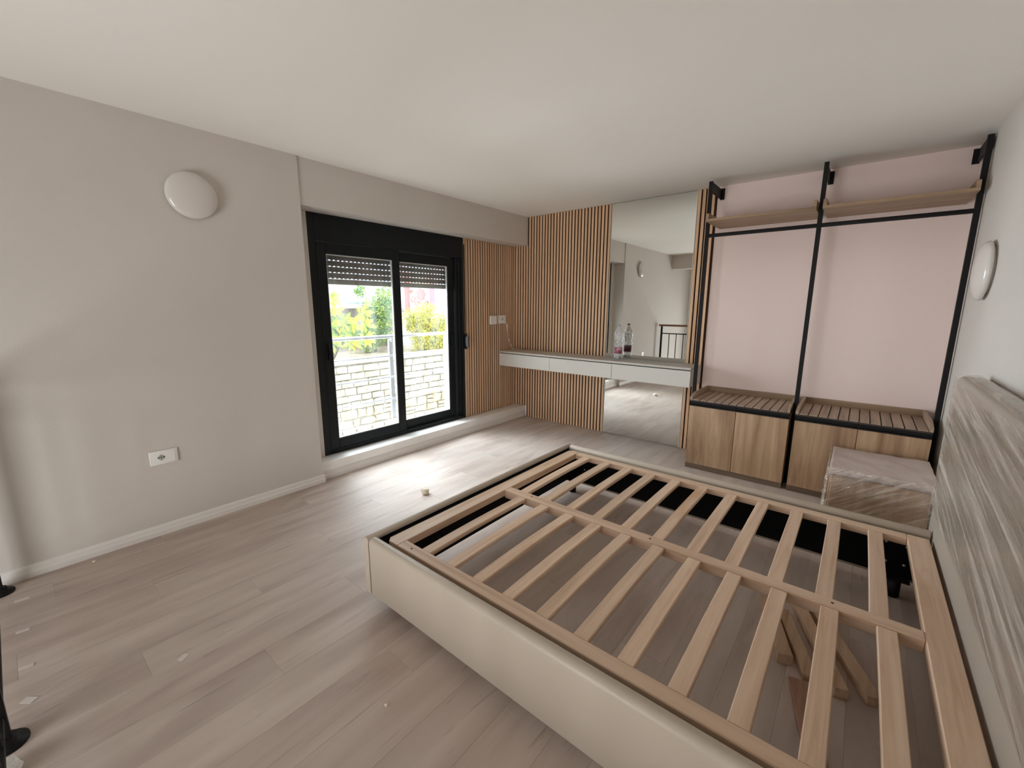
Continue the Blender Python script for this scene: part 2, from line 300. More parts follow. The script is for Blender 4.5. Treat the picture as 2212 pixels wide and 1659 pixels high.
# ------------------------------------------------------------------ mesh helpers
class MB:
    """collects shapes given in world coordinates, builds ONE mesh object"""
    def __init__(s): s.v = []; s.f = []; s.mi = []; s.sm = []
    def add(s, vs, fs, mi=0, smooth=False):
        o = len(s.v); s.v += [tuple(v) for v in vs]
        for f in fs: s.f.append([i + o for i in f]); s.mi.append(mi); s.sm.append(smooth)
        return s
    def box(s, x0, x1, y0, y1, z0, z1, bevel=0.0, seg=2, mi=0):
        if not bevel:
            vs = [(x, y, z) for x in (x0, x1) for y in (y0, y1) for z in (z0, z1)]
            return s.add(vs, [(0, 1, 3, 2), (4, 6, 7, 5), (0, 4, 5, 1), (2, 3, 7, 6), (0, 2, 6, 4), (1, 5, 7, 3)], mi)
        bm = bmesh.new(); bmesh.ops.create_cube(bm, size=1)
        for v in bm.verts: v.co = ((x0 + x1) / 2 + v.co.x * (x1 - x0), (y0 + y1) / 2 + v.co.y * (y1 - y0), (z0 + z1) / 2 + v.co.z * (z1 - z0))
        bmesh.ops.bevel(bm, geom=bm.edges[:], offset=bevel, segments=seg, profile=0.5, affect='EDGES')
        return s.bm(bm, mi, seg > 1)
    def bm(s, bm, mi=0, smooth=False):
        bm.verts.index_update(); bm.normal_update()
        s.add([v.co[:] for v in bm.verts], [[v.index for v in f.verts] for f in bm.faces], mi, smooth); bm.free(); return s
    def prism(s, pts, axis, a, b, mi=0, smooth=False):
        """polygon pts in the two other axes, extruded from a to b along axis"""
        n = len(pts)
        def P(p, t):
            q = list(p); q.insert(axis, t); return q
        vs = [P(p, a) for p in pts] + [P(p, b) for p in pts]
        fs = [[i, (i + 1) % n, n + (i + 1) % n, n + i] for i in range(n)]
        s.add(vs, fs, mi, smooth)
        o = len(s.v) - 2 * n
        for cap in (list(range(n))[::-1], list(range(n, 2 * n))):
            s.f.append([i + o for i in cap]); s.mi.append(mi); s.sm.append(False)
        return s
    def tube(s, pts, r, n=10, mi=0, caps=True):
        pts = [Vector(p) for p in pts]; rings = []; base = len(s.v); up = None
        for i, p in enumerate(pts):
            t = (pts[min(i + 1, len(pts) - 1)] - pts[max(i - 1, 0)]).normalized()
            if up is None: up = t.orthogonal().normalized()
            up = (up - t * up.dot(t)).normalized(); w = t.cross(up)
            rr = r[i] if isinstance(r, (list, tuple)) else r
            for k in range(n):
                a = 2 * PI * k / n; s.v.append(tuple(p + (up * math.cos(a) + w * math.sin(a)) * rr))
        for i in range(len(pts) - 1):
            for k in range(n):
                s.f.append([base + i * n + k, base + i * n + (k + 1) % n, base + (i + 1) * n + (k + 1) % n, base + (i + 1) * n + k]); s.mi.append(mi); s.sm.append(True)
        if caps:
            s.f.append([base + k for k in range(n)][::-1]); s.f.append([base + (len(pts) - 1) * n + k for k in range(n)]); s.mi += [mi] * 2; s.sm += [False] * 2
        return s
    def lathe(s, prof, cx, cy, cz, n=32, mi=0, axis='z', sy=1.0):
        base = len(s.v)
        for (r, h) in prof:
            for k in range(n):
                a = 2 * PI * k / n; u, w = r * math.cos(a), r * math.sin(a) * sy
                s.v.append((cx + u, cy + w, cz + h) if axis == 'z' else (cx + h, cy + u, cz + w))
        for i in range(len(prof) - 1):
            for k in range(n):
                s.f.append([base + i * n + k, base + i * n + (k + 1) % n, base + (i + 1) * n + (k + 1) % n, base + (i + 1) * n + k]); s.mi.append(mi); s.sm.append(True)
        return s
    def bar(s, a, b, w, h, bevel=0.003, mi=0):
        """rectangular bar lying from a to b; w across (horizontal), h up"""
        a, b = Vector(a), Vector(b); d = b - a; ln = d.length; d.normalize()
        side = Vector((0, 0, 1)).cross(d)
        if side.length < 1e-4: side = Vector((1, 0, 0))
        side.normalize(); up = d.cross(side)
        bm = bmesh.new(); bmesh.ops.create_cube(bm, size=1)
        for v in bm.verts: v.co = (a + b) / 2 + d * (v.co.x * ln) + side * (v.co.y * w) + up * (v.co.z * h)
        if bevel: bmesh.ops.bevel(bm, geom=bm.edges[:], offset=bevel, segments=1, profile=0.5, affect='EDGES')
        return s.bm(bm, mi)
    def build(s, name, mats, parent=None, flip=True):
        if not isinstance(mats, (list, tuple)): mats = [mats]
        lo = [min(v[i] for v in s.v) for i in range(3)]; hi = [max(v[i] for v in s.v) for i in range(3)]
        org = Vector([(lo[i] + hi[i]) / 2 for i in range(3)])
        me = bpy.data.meshes.new(name)
        me.from_pydata([tuple(Vector(v) - org) for v in s.v], [], s.f)
        for m in mats: me.materials.append(m)
        me.polygons.foreach_set('material_index', s.mi); me.polygons.foreach_set('use_smooth', s.sm)
        if flip:
            bm = bmesh.new(); bm.from_mesh(me); bmesh.ops.recalc_face_normals(bm, faces=bm.faces[:]); bm.to_mesh(me); bm.free()
        me.update()
        o = bpy.data.objects.new(name, me); C.objects.link(o)
        place(o, org, parent)
        return o
def wloc(o):
    v = Vector(o.location)
    while o.parent: o = o.parent; v = v + Vector(o.location)
    return v
def place(o, org, parent):
    if parent is not None:
        o.parent = parent; o.location = org - wloc(parent)
    else: o.location = org
def copy_to(o, org, parent):
    c = o.copy(); C.objects.link(c); c.parent = parent; c.location = Vector(org) - (wloc(parent) if parent else Vector())
    return c
def tag(o, label, cat, group=None, kind=None):
    o['label'] = label; o['category'] = cat
    if group: o['group'] = group
    if kind: o['kind'] = kind
    return o
def thing(name, loc, label, cat, group=None, kind=None):
    o = bpy.data.objects.new(name, None); o.empty_display_size = 0.1; C.objects.link(o); o.location = loc
    return tag(o, label, cat, group, kind)
def part_label(o, text): o['label'] = text; return o
def struct(o, label=None):
    o['kind'] = 'structure'
    if label: o['label'] = label
    return o

# ------------------------------------------------------------------ room shell
XR = 3.79; H = 2.5; YA = -2.765; XB = -0.012; XW = -0.195; ZB = 2.168; ZS = 0.140
YREAR = -6.60; YST = -4.60
b = MB()
b.box(-0.45, 0.0, -6.8, YA, -2.8, H); struct(b.build('wall_left', M['wall']), 'white painted wall left of the window')
b = MB()
b.box(-0.335, -0.215, -0.925, 0.022, ZS, ZB)                      # beside the window, behind the slats
b.box(-0.45, -0.190, YA, -2.640, ZS, ZB)                         # plaster return left of the frame
b.box(-0.45, XB, YA, 0.022, ZB, H)                               # boxed beam above the window
struct(b.build('wall_window', M['wall']), 'white boxed beam and plaster round the window recess')
b = MB(); b.box(-0.45, -0.045, YA, 0.022, -0.3, ZS, 0.004, 1)
struct(b.build('trim_sill', M['sill']), 'white raised sill step running under the window')
b = MB(); b.box(-0.45, 4.0, 0.022, 0.25, -0.3, H); struct(b.build('wall_far', M['pink']), 'pale pink wall behind the open wardrobe')
b = MB(); b.box(XR, 4.0, -6.8, 0.022, -0.3, H); struct(b.build('wall_right', M['wall']), 'white wall behind the headboard')
b = MB()
WX0, WX1, WZ0, WZ1 = 1.0, 2.6, -0.7, 1.35
b.box(0, XR, -6.8, YREAR, -2.8, WZ0); b.box(0, XR, -6.8, YREAR, WZ1, H); b.box(0, WX0, -6.8, YREAR, WZ0, WZ1); b.box(WX1, XR, -6.8, YREAR, WZ0, WZ1)
struct(b.build('wall_rear', M['wall']), 'white stairwell wall behind the railing')
b = MB(); b.box(-0.45, 4.0, -6.8, 0.25, H, H + 0.2); struct(b.build('ceiling', M['ceiling']), 'smooth white ceiling')
b = MB(); b.box(0, XR, -5.35, -5.08, 2.217, H); struct(b.build('trim_beam', M['wall']), 'white ceiling beam seen in the mirror')
# lower flight of the stairwell
b = MB(); b.box(2.62, XR, -6.6, YST, -2.8, -0.26); b.box(0, 2.62, YST, YST + 0.02, -2.8, -0.26); b.box(0, 2.62, -6.6, YST, -2.8, -2.7)
struct(b.build('wall_stairwell', M['wall']), 'white stairwell walls below the railing')
b = MB()
for a, c, d, e in ((WX0, WX0 + .05, WZ0, WZ1), (WX1 - .05, WX1, WZ0, WZ1), (1.78, 1.82, WZ0 + .05, WZ1 - .05)): b.box(a, c, -6.70, -6.64, d, e)
for d, e in ((WZ0, WZ0 + .05), (WZ1 - .05, WZ1)): b.box(WX0 + .05, WX1 - .05, -6.70, -6.64, d, e)
w2 = struct(b.build('window_2', M['anthracite']), 'dark framed stairwell window behind the camera')

# floor: slab with laminate planks running along the window wall
b = MB(); b.box(0, XR, YST, 0.022, -0.26, -0.008); b.box(2.62, XR, YREAR, YST, -0.26, -0.008)
b.box(-0.04, 0, YA, 0.022, -0.26, -0.008)
floor = struct(b.build('floor', M['mortar']), 'greige wood laminate floor with builders dust')
PW = 0.192
def plank_mesh(ln):
    return MB().box(0, PW - 0.0012, 0, ln - 0.0012, -0.0078, 0.0, 0.0009, 1)
x = -0.045; row = 0
full = None
while x < XR - 0.001:
    off = (0.37 * row * 1.285) % 1.285; y = 0.020 - off
    x1 = min(x + PW - 0.0004, XR - 0.001)
    ya = 0.020
    while ya > YST + 0.01:
        yb = max(y, YST)
        if ya - yb > 0.02:
            MB().box(x, x1, yb + 0.0002, ya - 0.0002, -0.0078, 0.0, 0.0004, 1).build('plank', M['floor'], floor)
        ya = yb; y -= 1.285
    if x > 2.62 - PW:                                               # landing beside the stairwell
        lx0 = max(x, 2.621); ya = YST - 0.0004
        while ya > YREAR + 0.01 and x1 - lx0 > .02:
            yb = max(ya - 1.0, YREAR); MB().box(lx0, x1, yb + 0.0002, ya - 0.0002, -0.0078, 0.0, 0.0004, 1).build('plank', M['floor'], floor); ya = yb
    x += PW; row += 1

# baseboards (moulded profile)
def profile(h, t): return [(0, 0), (t, 0), (t, h * 0.42), (t * 0.82, h * 0.52), (t * 0.70, h * 0.62), (t * 0.66, h * 0.80), (t * 0.40, h * 0.93), (0, h)]
b = MB(); b.prism([(px, pz + 0.0005) for px, pz in profile(0.068, 0.016)], 1, YST, YA + 0.014)
struct(b.build('baseboard_left', M['trim']), 'white moulded skirting on the left wall')
b = MB(); b.prism([(-0.045 + px, pz + 0.0005) for px, pz in profile(0.068, 0.016)], 1, YA + 0.014, 0.0)
struct(b.build('baseboard_window', M['trim']), 'white moulded skirting along the sill step')
b = MB(); b.prism([(XR - px, pz + 0.0005) for px, pz in profile(0.068, 0.016)], 1, YST, -0.62)
struct(b.build('baseboard_right', M['trim']), 'white moulded skirting on the right wall')

# ------------------------------------------------------------------ window with two sliding sashes
FY0, FY1, FZ0, FZ1 = -2.640, -0.926, 0.142, 2.166
b = MB()
b.box(-0.315, XW, FY0, FY0 + 0.060, FZ0, FZ1, 0.003, 1)
b.box(-0.315, XW, FY1 - 0.030, FY1, FZ0, FZ1, 0.003, 1)
b.box(-0.315, XW - 0.012, FY1 - 0.066, FY1 - 0.034, FZ0, 1.95, 0.003, 1)
b.box(-0.315, XW - 0.022, FY1 - 0.102, FY1 - 0.070, FZ0, 1.95, 0.003, 1)
b.box(-0.315, XW - 0.002, FY0 + 0.060, FY1 - 0.030, 1.952, FZ1, 0.003, 1)        # shutter box
b.box(-0.315, XW, FY0 + 0.060, FY1 - 0.030, FZ0, FZ0 + 0.018, 0.002, 1)
b.box(-0.270, XW - 0.004, FY0 + 0.060, FY1 - 0.030, FZ0 + 0.018, FZ0 + 0.036, 0.002, 1)
win = struct(b.build('window_1', M['anthracite']), 'anthracite framed sliding balcony window with shutter box')
def sash(y0, y1, z0, z1, gy0, gy1, gz0, gz1, xf, hy, hz, left):
    b = MB(); xb = xf - 0.036
    b.box(xb, xf, y0, gy0, z0, z1, 0.003, 1); b.box(xb, xf, gy1, y1, z0, z1, 0.003, 1)
    b.box(xb, xf, gy0, gy1, z0, gz0, 0.003, 1); b.box(xb, xf, gy0, gy1, gz1, z1, 0.003, 1)
    o = b.build('sash', M['anthracite'], win)
    b = MB(); t = 0.007
    b.box(xb + .006, xf - .010, gy0, gy0 + t, gz0, gz1); b.box(xb + .006, xf - .010, gy1 - t, gy1, gz0, gz1)
    b.box(xb + .006, xf - .010, gy0 + t, gy1 - t, gz0, gz0 + t); b.box(xb + .006, xf - .010, gy0 + t, gy1 - t, gz1 - t, gz1)
    b.build('glazing_bead', M['spacer'], o)
    b = MB(); xm = (xb + xf) / 2
    b.box(xm - .002, xm + .002, gy0 + t, gy1 - t, gz0 + t, gz1 - t); b.build('pane', M['glass'], o)
    b = MB()
    b.box(xf, xf + .004, hy - .016, hy + .016, hz - .085, hz + .085, .003, 1)
    bow = [(xf + .004 + .020 * math.sin(PI * k / 8), hy + .006, hz - .070 + .140 * k / 8) for k in range(9)] if left else \
          [(xf + .004 + .010 * math.sin(PI * k / 8), hy, hz - .055 + .110 * k / 8) for k in range(9)]
    b.tube(bow, .0065, 8)
    b.build('handle', M['black'], o)
sash(FY0 + 0.064, -1.765, 0.180, 1.946, -2.492, -1.846, 0.266, 1.857, XW - 0.006, -2.540, 1.05, True)
sash(-1.800, -1.032, 0.180, 1.940, -1.735, -1.118, 0.264, 1.855, XW - 0.046, -1.080, 1.07, False)

# shutter strap winder on the right jamb
t = thing('strap_winder', (-0.170, -0.915, 1.04), 'black and grey shutter strap winder on the right window jamb', 'strap winder')
b = MB(); b.box(XW + .0005, -0.172, -0.930, -0.904, 0.950, 1.125, 0.004, 2); b.build('back_plate', M['black'], t)
b = MB(); b.lathe([(0.0, 0), (.060, 0), (.064, .006), (.064, .022), (.058, .028), (0, .028)], -0.172 + 0.0, -0.916, 1.038, 20, axis='x', sy=1.0)
for i, v in enumerate(b.v): b.v[i] = (v[0], -0.916 + (v[1] + 0.916) * 0.26, v[2])
b.build('drum', plain('grey_winder_cover', (0.16, 0.165, 0.17), 0.35), t)
b = MB(); b.box(XW + .001, XW + .004, -0.922, -0.908, 1.125, 2.10); b.build('strap', M['black'], t)

# roller shutter, partly lowered outside the panes: slats with light slots between them
t = thing('roller_shutter', (-0.345, -1.79, 1.62), 'grey brown roller shutter lowered a little behind the panes', 'shutter')
SY0, SY1 = -2.585, -0.99
b = MB(); b.box(-0.352, -0.338, SY0, SY1, 1.618, 1.665, 0.003, 1); part_label(b.build('bottom_bar', M['shutter_end'], t), 'beige bottom bar')
z = 1.668; proto = None
for k in range(6):
    if proto is None:
        b = MB(); b.box(-0.352, -0.338, SY0, SY1, z + 0.006, z + 0.049, 0.003, 1)
        yy = SY0
        while yy < SY1 - .02:
            b.box(-0.348, -0.342, yy, yy + 0.024, z - 0.001, z + 0.006); yy += 0.0405
        proto = b.build('slat', M['shutter'], t); base = wloc(proto); z0 = z
    else: copy_to(proto, base + Vector((0, 0, z - z0)), t)
    z += 0.051
for y0, y1 in ((SY0 - .03, SY0 - .002), (SY1 + .002, SY1 + .03)):
    b = MB(); b.box(-0.365, -0.325, y0, y1, 0.15, 1.97); b.build('guide_rail', M['shutter_end'], t)

# ------------------------------------------------------------------ slatted oak panels
def slat_panel(label, frame_axis, u0, u1, z0, z1, front, depth, name='slat_panel', edge=False):
    """frame_axis 0: slats spread along x on the far wall (face y=front); 1: along y on the window wall (face x=front)"""
    p = thing(name, ((u0 + u1) / 2, front + depth / 2, z0) if frame_axis == 0 else (front - depth / 2, (u0 + u1) / 2, z0), label, 'wall panel')
    b = MB()
    if frame_axis == 0: b.box(u0, u1, front + 0.0125, front + depth, z0, z1)
    else: b.box(front - depth, front - 0.0125, u0, u1, z0, z1)
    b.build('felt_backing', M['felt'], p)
    return p
PITCH, SW = 0.040, 0.0268
def fill_slats(p, frame_axis, u0, u1, zfun, front, start=None, PITCH=0.040):
    protos = {}; u = start if start is not None else u0; n = 0
    while u + SW <= u1 + 1e-4:
        z0, z1 = zfun(u + SW / 2)
        key = (z0, z1)
        if key not in protos:
            b = MB()
            if frame_axis == 0: b.box(u, u + SW, front, front + 0.0122, z0, z1, 0.0016, 1)
            else: b.box(front - 0.0122, front, u, u + SW, z0, z1, 0.0016, 1)
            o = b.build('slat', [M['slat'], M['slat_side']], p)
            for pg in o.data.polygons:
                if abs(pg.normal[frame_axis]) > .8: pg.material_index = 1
            protos[key] = (o, u, wloc(o))
        else:
            o, up, base = protos[key]; d = Vector((u - up, 0, 0)) if frame_axis == 0 else Vector((0, u - up, 0))
            copy_to(o, base + d, p)
        u += PITCH; n += 1
p = slat_panel('wide oak slat panel on the far wall behind the grey drawer desk', 0, XW + 0.002, 1.104, ZS + 0.001, ZB - 0.001, 0.0, 0.0215)
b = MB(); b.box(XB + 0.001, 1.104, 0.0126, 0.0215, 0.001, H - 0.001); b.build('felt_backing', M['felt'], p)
fill_slats(p, 0, XW + 0.004, 1.104, lambda c: (0.002, H - 0.002) if c > 0.012 else ((ZS + 0.002, ZB - 0.002)), 0.0, None, 0.0408)
p = slat_panel('oak slat panel between the window and the corner', 1, -0.920, -0.0005, ZS + 0.001, ZB - 0.001, XW, 0.0195)
fill_slats(p, 1, -0.884, -0.014, lambda c: (ZS + 0.002, ZB - 0.002), XW)
b = MB(); b.box(XW - 0.0122, XW + 0.001, -0.9205, -0.893, ZS + 0.002, ZB - 0.002, 0.001, 1); part_label(b.build('end_slat', wood('pale_oak_edge', (0.50, 0.33, 0.20), (0.60, 0.42, 0.27), (0.66, 0.48, 0.33), 2, 40, 1.0, 0.5), p), 'paler oak end strip')
p = slat_panel('narrow oak slat strip between the mirror and the pink wall', 0, 1.977, 2.142, 0.001, H - 0.001, 0.0, 0.0215)
fill_slats(p, 0, 1.978, 2.145, lambda c: (0.002, H - 0.002), 0.0)

# ------------------------------------------------------------------ mirror
t = thing('wall_mirror', (1.54, 0.012, 0), 'tall frameless floor to ceiling mirror behind the bottle', 'mirror')
b = MB(); b.box(1.112, 1.970, 0.004, 0.010, 0.004, H - 0.006); b.build('mirror_glass', M['mirror'], t)
b = MB(); b.box(1.1075, 1.1115, 0.0005, 0.012, 0.004, H - 0.006); b.box(1.9705, 1.9745, 0.0005, 0.012, 0.004, H - 0.006); b.build('edge', M['mirror_edge'], t)

# ------------------------------------------------------------------ floating desk with three drawers
t = thing('floating_desk', (0.97, -0.165, 0.70), 'long grey floating desk with three drawers on the far wall', 'desk')
DX0, DX1, DY = XW + 0.003, 2.130, -0.327
b = MB(); b.box(DX0, DX1, DY - 0.002, -0.001, 0.861, 0.882, 0.0015, 1); b.build('desktop', M['desk_top'], t)
b = MB(); b.box(DX0, DX1, DY + 0.020, -0.001, 0.701, 0.8605); b.build('carcass', M['desk'], t)
b = MB(); b.box(DX0 + 0.004, DX1 - 0.004, DY + 0.0185, DY + 0.0198, 0.703, 0.860); b.build('shadow_gap', M['dark'], t)
for x0, x1 in ((DX0, 0.5685), (0.5715, 1.3425), (1.3455, DX1)):
    b = MB(); b.box(x0, x1, DY, DY + 0.018, 0.699, 0.852, 0.001, 1); b.build('drawer', M['desk'], t)

# bottle on the desk (its twin is the reflection)
t = thing('water_bottle', (1.31, -0.114, 0.8825), 'empty clear plastic bottle with plum label on the grey desk', 'bottle')
bx, by, bz = 1.31, -0.114, 0.8825
b = MB(); b.lathe([(.012, .001), (.030, .000), (.041, .006), (.044, .020), (.0445, .050), (.043, .054), (.0425, .056)], bx, by, bz, 28)
for i, v in enumerate(b.v):
    a = math.atan2(v[1] - by, v[0] - bx); k = 1 + 0.05 * math.cos(5 * a) * max(0, 1 - (v[2] - bz) / .05)
    b.v[i] = (bx + (v[0] - bx) * k, by + (v[1] - by) * k, v[2] + (0.006 * (1 - math.cos(5 * a)) if v[2] - bz < .004 else 0))
b.build('bottle_base', M['water'], t)
b = MB(); b.lathe([(.0425, .056), (.0425, .128), (.0435, .131), (.0445, .142), (.0445, .160), (.041, .168), (.036, .180), (.038, .192), (.044, .210), (.047, .232), (.0465, .255), (.043, .278), (.035, .302), (.024, .322), (.0155, .336), (.0135, .342), (.0135, .347), (.017, .348), (.017, .351), (.0132, .352), (.0132, .364)], bx, by, bz, 32)
b.build('bottle_body', M['pet'], t)
b = MB(); b.lathe([(.0432, .060), (.0436, .062), (.0436, .124), (.0432, .126)], bx, by, bz, 32); b.build('label', M['label'], t)
b = MB(); b.lathe([(.0, .366), (.0145, .366), (.0150, .364), (.0150, .352), (.0138, .3515)], bx, by, bz, 20); part_label(b.build('cap', plain('pale_grey_cap', (0.45, 0.47, 0.50), 0.4), t), 'pale grey cap')

# two white wall plates and a cord by the corner
def wall_plate(y0, y1, z0, z1, label, socket):
    t = thing('wall_socket' if socket else 'light_switch', (XW, (y0 + y1) / 2, (z0 + z1) / 2), label, 'socket' if socket else 'switch')
    MB().box(XW + .0005, XW + .010, y0, y1, z0, z1, .003, 2).build('plate', M['plastic'], t)
    cy_, cz_ = (y0 + y1) / 2, (z0 + z1) / 2
    if socket:
        b = MB(); b.lathe([(0, .001), (.021, .001), (.023, .0035)], XW + .0095, cy_, cz_, 20, axis='x'); b.build('insert', plain('socket_insert', (0.70, 0.69, 0.66), 0.35), t)
        for d in (-.009, .009):
            b = MB(); b.lathe([(0, .0045), (.0034, .0045), (.0034, .002)], XW + .0085, cy_ + d, cz_, 10, axis='x'); b.build('socket_hole', M['socket_dark'], t)
    else:
        MB().box(XW + .0102, XW + .0135, y0 + .013, cy_ - .0006, z0 + .013, z1 - .013, .001, 1).build('rocker', M['plastic'], t)
        MB().box(XW + .0102, XW + .0135, cy_ + .0006, y1 - .013, z0 + .013, z1 - .013, .001, 1).build('rocker', M['plastic'], t)
wall_plate(-0.500, -0.378, 1.214, 1.318, 'white double light switch on the slats nearer the window', False)
wall_plate(-0.338, -0.213, 1.220, 1.322, 'white wall socket on the slats with a cord hanging from it', True)
cord = [(-0.182, -0.232, 1.240), (-0.170, -0.215, 1.222), (-0.172, -0.196, 1.190), (-0.176, -0.190, 1.140), (-0.174, -0.186, 1.100), (-0.172, -0.182, 1.060), (-0.165, -0.160, 0.990), (-0.160, -0.130, 0.930), (-0.158, -0.108, 0.895), (-0.150, -0.095, 0.885)]
def smooth(pts, n=6):
    pts = [Vector(p) for p in pts]; out = []
    for i in range(len(pts) - 1):
        p0, p1, p2, p3 = pts[max(i - 1, 0)], pts[i], pts[i + 1], pts[min(i + 2, len(pts) - 1)]
        for k in range(n):
            u = k / n
            out.append(0.5 * ((2 * p1) + (p2 - p0) * u + (2 * p0 - 5 * p1 + 4 * p2 - p3) * u * u + (3 * p1 - p0 - 3 * p2 + p3) * u ** 3))
    return out + [pts[-1]]
b = MB(); b.tube(smooth(cord), .0032, 8)
cord2 = [(p[0] + .004, p[1] - .006 + .004 * math.sin(i * 2.1), p[2]) for i, p in enumerate(cord)]; cord2[-1] = (-0.158, -0.125, 0.885)
b.tube(smooth(cord2), .0028, 8)
tag(b.build('power_cord', M['plastic']), 'thin white cord hanging from the wall socket to the desk', 'cord')

# socket on the left wall
t = thing('wall_socket', (0.0, -3.754, 0.50), 'white wall socket low on the bare left wall', 'socket')
MB().box(.0005, .009, -3.826, -3.684, 0.457, 0.546, .003, 2).build('plate', M['plastic'], t)
b = MB(); b.prism([(-3.790, .503), (-3.772, .521), (-3.766, .521), (-3.748, .503), (-3.766, .483), (-3.772, .483)], 0, .0088, .0105); b.build('insert', plain('grey_socket_insert', (0.42, 0.41, 0.39), 0.4), t)
for d in (-.013, 0, .013): MB().box(.0106, .0115, -3.769 + d - .0035, -3.769 + d + .0035, .4995, .506).build('socket_hole', M['socket_dark'], t)
MB().box(.0088, .0105, -3.738, -3.700, .468, .535, .001, 1).build('blank_insert', M['plastic'], t)

# wall lamps: shallow opal domes
def wall_lamp(x, y, z, r, sgn, label):
    t = thing('wall_lamp', (x, y, z), label, 'lamp', None)
    b = MB(); b.lathe([(0, .001 * sgn), (r * .80, .001 * sgn), (r * .80, .016 * sgn), (0, .016 * sgn)], x, y, z, 40, axis='x'); b.build('base_plate', M['plastic'], t)
    pr = [(r * .82, .010), (r * .97, .012), (r, .020), (r * .985, .029)]
    for k in range(1, 9):
        a = k / 8 * PI / 2; pr.append((r * .975 * math.cos(a), .029 + .034 * math.sin(a)))
    b = MB(); b.lathe([(q, h * sgn) for q, h in pr], x, y, z, 48, axis='x'); b.build('shade', M['lamp'], t)
wall_lamp(0.0, -3.435, 2.098, .137, 1, 'round white dome lamp high on the left wall')
wall_lamp(XR, -0.875, 1.632, .158, -1, 'round white dome lamp above the wrapped headboard')

# ------------------------------------------------------------------ open wardrobe: frame, shelves, two cabinets
PX = (2.170, 2.9585, 3.7655); PY = -0.312; PH = 0.0145
t = thing('wardrobe_frame', (2.96, -0.20, 0), 'black metal open wardrobe frame with rails and oak shelves before the pink wall', 'wardrobe')
for i, px in enumerate(PX):
    po = MB().box(px - PH, px + PH, PY - PH, PY + PH, 0.001, 2.472, .0015, 1).build('post', M['black'], t)
    b = MB(); b.box(px - .006, px + .006, PY + PH, 0.012, 2.392, 2.472)
    b.box(px - .030 if i == 2 else px - .006, px + .006 if i == 2 else px + .030, 0.012, 0.0215, 2.385, 2.480)
    b.build('bracket', M['black'], t)
for a, c in ((PX[0] + PH, PX[1] - PH), (PX[1] + PH, PX[2] - PH)):
    MB().box(a, c, PY - .0125, PY + .0125, 2.020, 2.048, .004, 2).build('hanging_rail', M['black'], t)
    x0, x1 = a + .004, c - .004
    y0, y1 = -0.455, -0.004
    sh = MB().box(x0, x1, y0, y1, 2.128, 2.148, .001, 1).build('shelf', M['shelf'], t)
    for e0, e1 in ((x0, x0 + .020), (x1 - .020, x1)):
        b = MB(); b.prism([(y0, 2.1482), (y1 - .021, 2.1482), (y1 - .021, 2.196), (y0 + .020, 2.196), (y0 + .006, 2.190)], 0, e0, e1); b.build('shelf_cheek', M['shelf'], sh)
    MB().box(x0, x1, y1 - .020, y1, 2.1482, 2.196, .001, 1).build('shelf_back_lip', M['shelf'], sh)

def cabinet(x0, x1, label):
    t = thing('base_cabinet', ((x0 + x1) / 2, -0.24, 0), label, 'cabinet', 'oak base cabinets under the open wardrobe')
    yf, yb, zt = -0.493, 0.018, 0.615
    MB().box(x0, x1, yf + .021, yb, .046, zt - .020).build('body', M['cabinet'], t)
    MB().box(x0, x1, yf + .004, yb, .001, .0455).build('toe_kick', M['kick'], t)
    xm = (x0 + x1) / 2
    for d0, d1 in ((x0, xm - .0012), (xm + .0012, x1)):
        MB().box(d0 + .0008, d1 - .0008, yf, yf + .0195, .047, .574, .0012, 1).build('door', M['cabinet'], t)
        b = MB(); b.prism([(yf - .002, .5750), (yf + .018, .5750), (yf + .018, .612), (yf - .002, .612), (yf - .002, .604), (yf + .010, .601), (yf + .010, .588), (yf - .002, .584)], 0, d0 + .0008, d1 - .0008)
        part_label(b.build('handle', M['black'], t), 'black recessed handle profile')
    MB().box(x0, x1, yf, yb, zt - .002, zt + .010, .001, 1).build('top', M['groove'], t)
    ix0, ix1 = x0 + .020, x1 - .020; n = 12; pw = (ix1 - ix0) / n; proto = None
    for k in range(n):
        u = ix0 + k * pw
        if proto is None:
            proto = MB().box(u + .0035, u + pw - .0035, yf + .001, yb - .020, zt + .0102, zt + .018, .001, 1).build('tray_slat', M['tray'], t); base = wloc(proto)
        else: copy_to(proto, base + Vector((k * pw, 0, 0)), t)
    for e0, e1 in ((x0, x0 + .020), (x1 - .020, x1)):
        b = MB(); b.prism([(yf, zt + .0102), (yb - .0185, zt + .0102), (yb - .0185, .680), (yf + .10, .680), (yf, .652)], 0, e0, e1); b.build('tray_side', M['tray'], t)
    MB().box(x0, x1, yb - .018, yb, zt + .0102, .680, .001, 1).build('tray_back', M['shelf'], t)
cabinet(2.1915, 2.9405, 'oak two-door cabinet next to the mirror, left of the middle black post')
cabinet(2.9765, 3.7405, 'oak two-door cabinet behind the wrapped bedside box, right of the middle post')

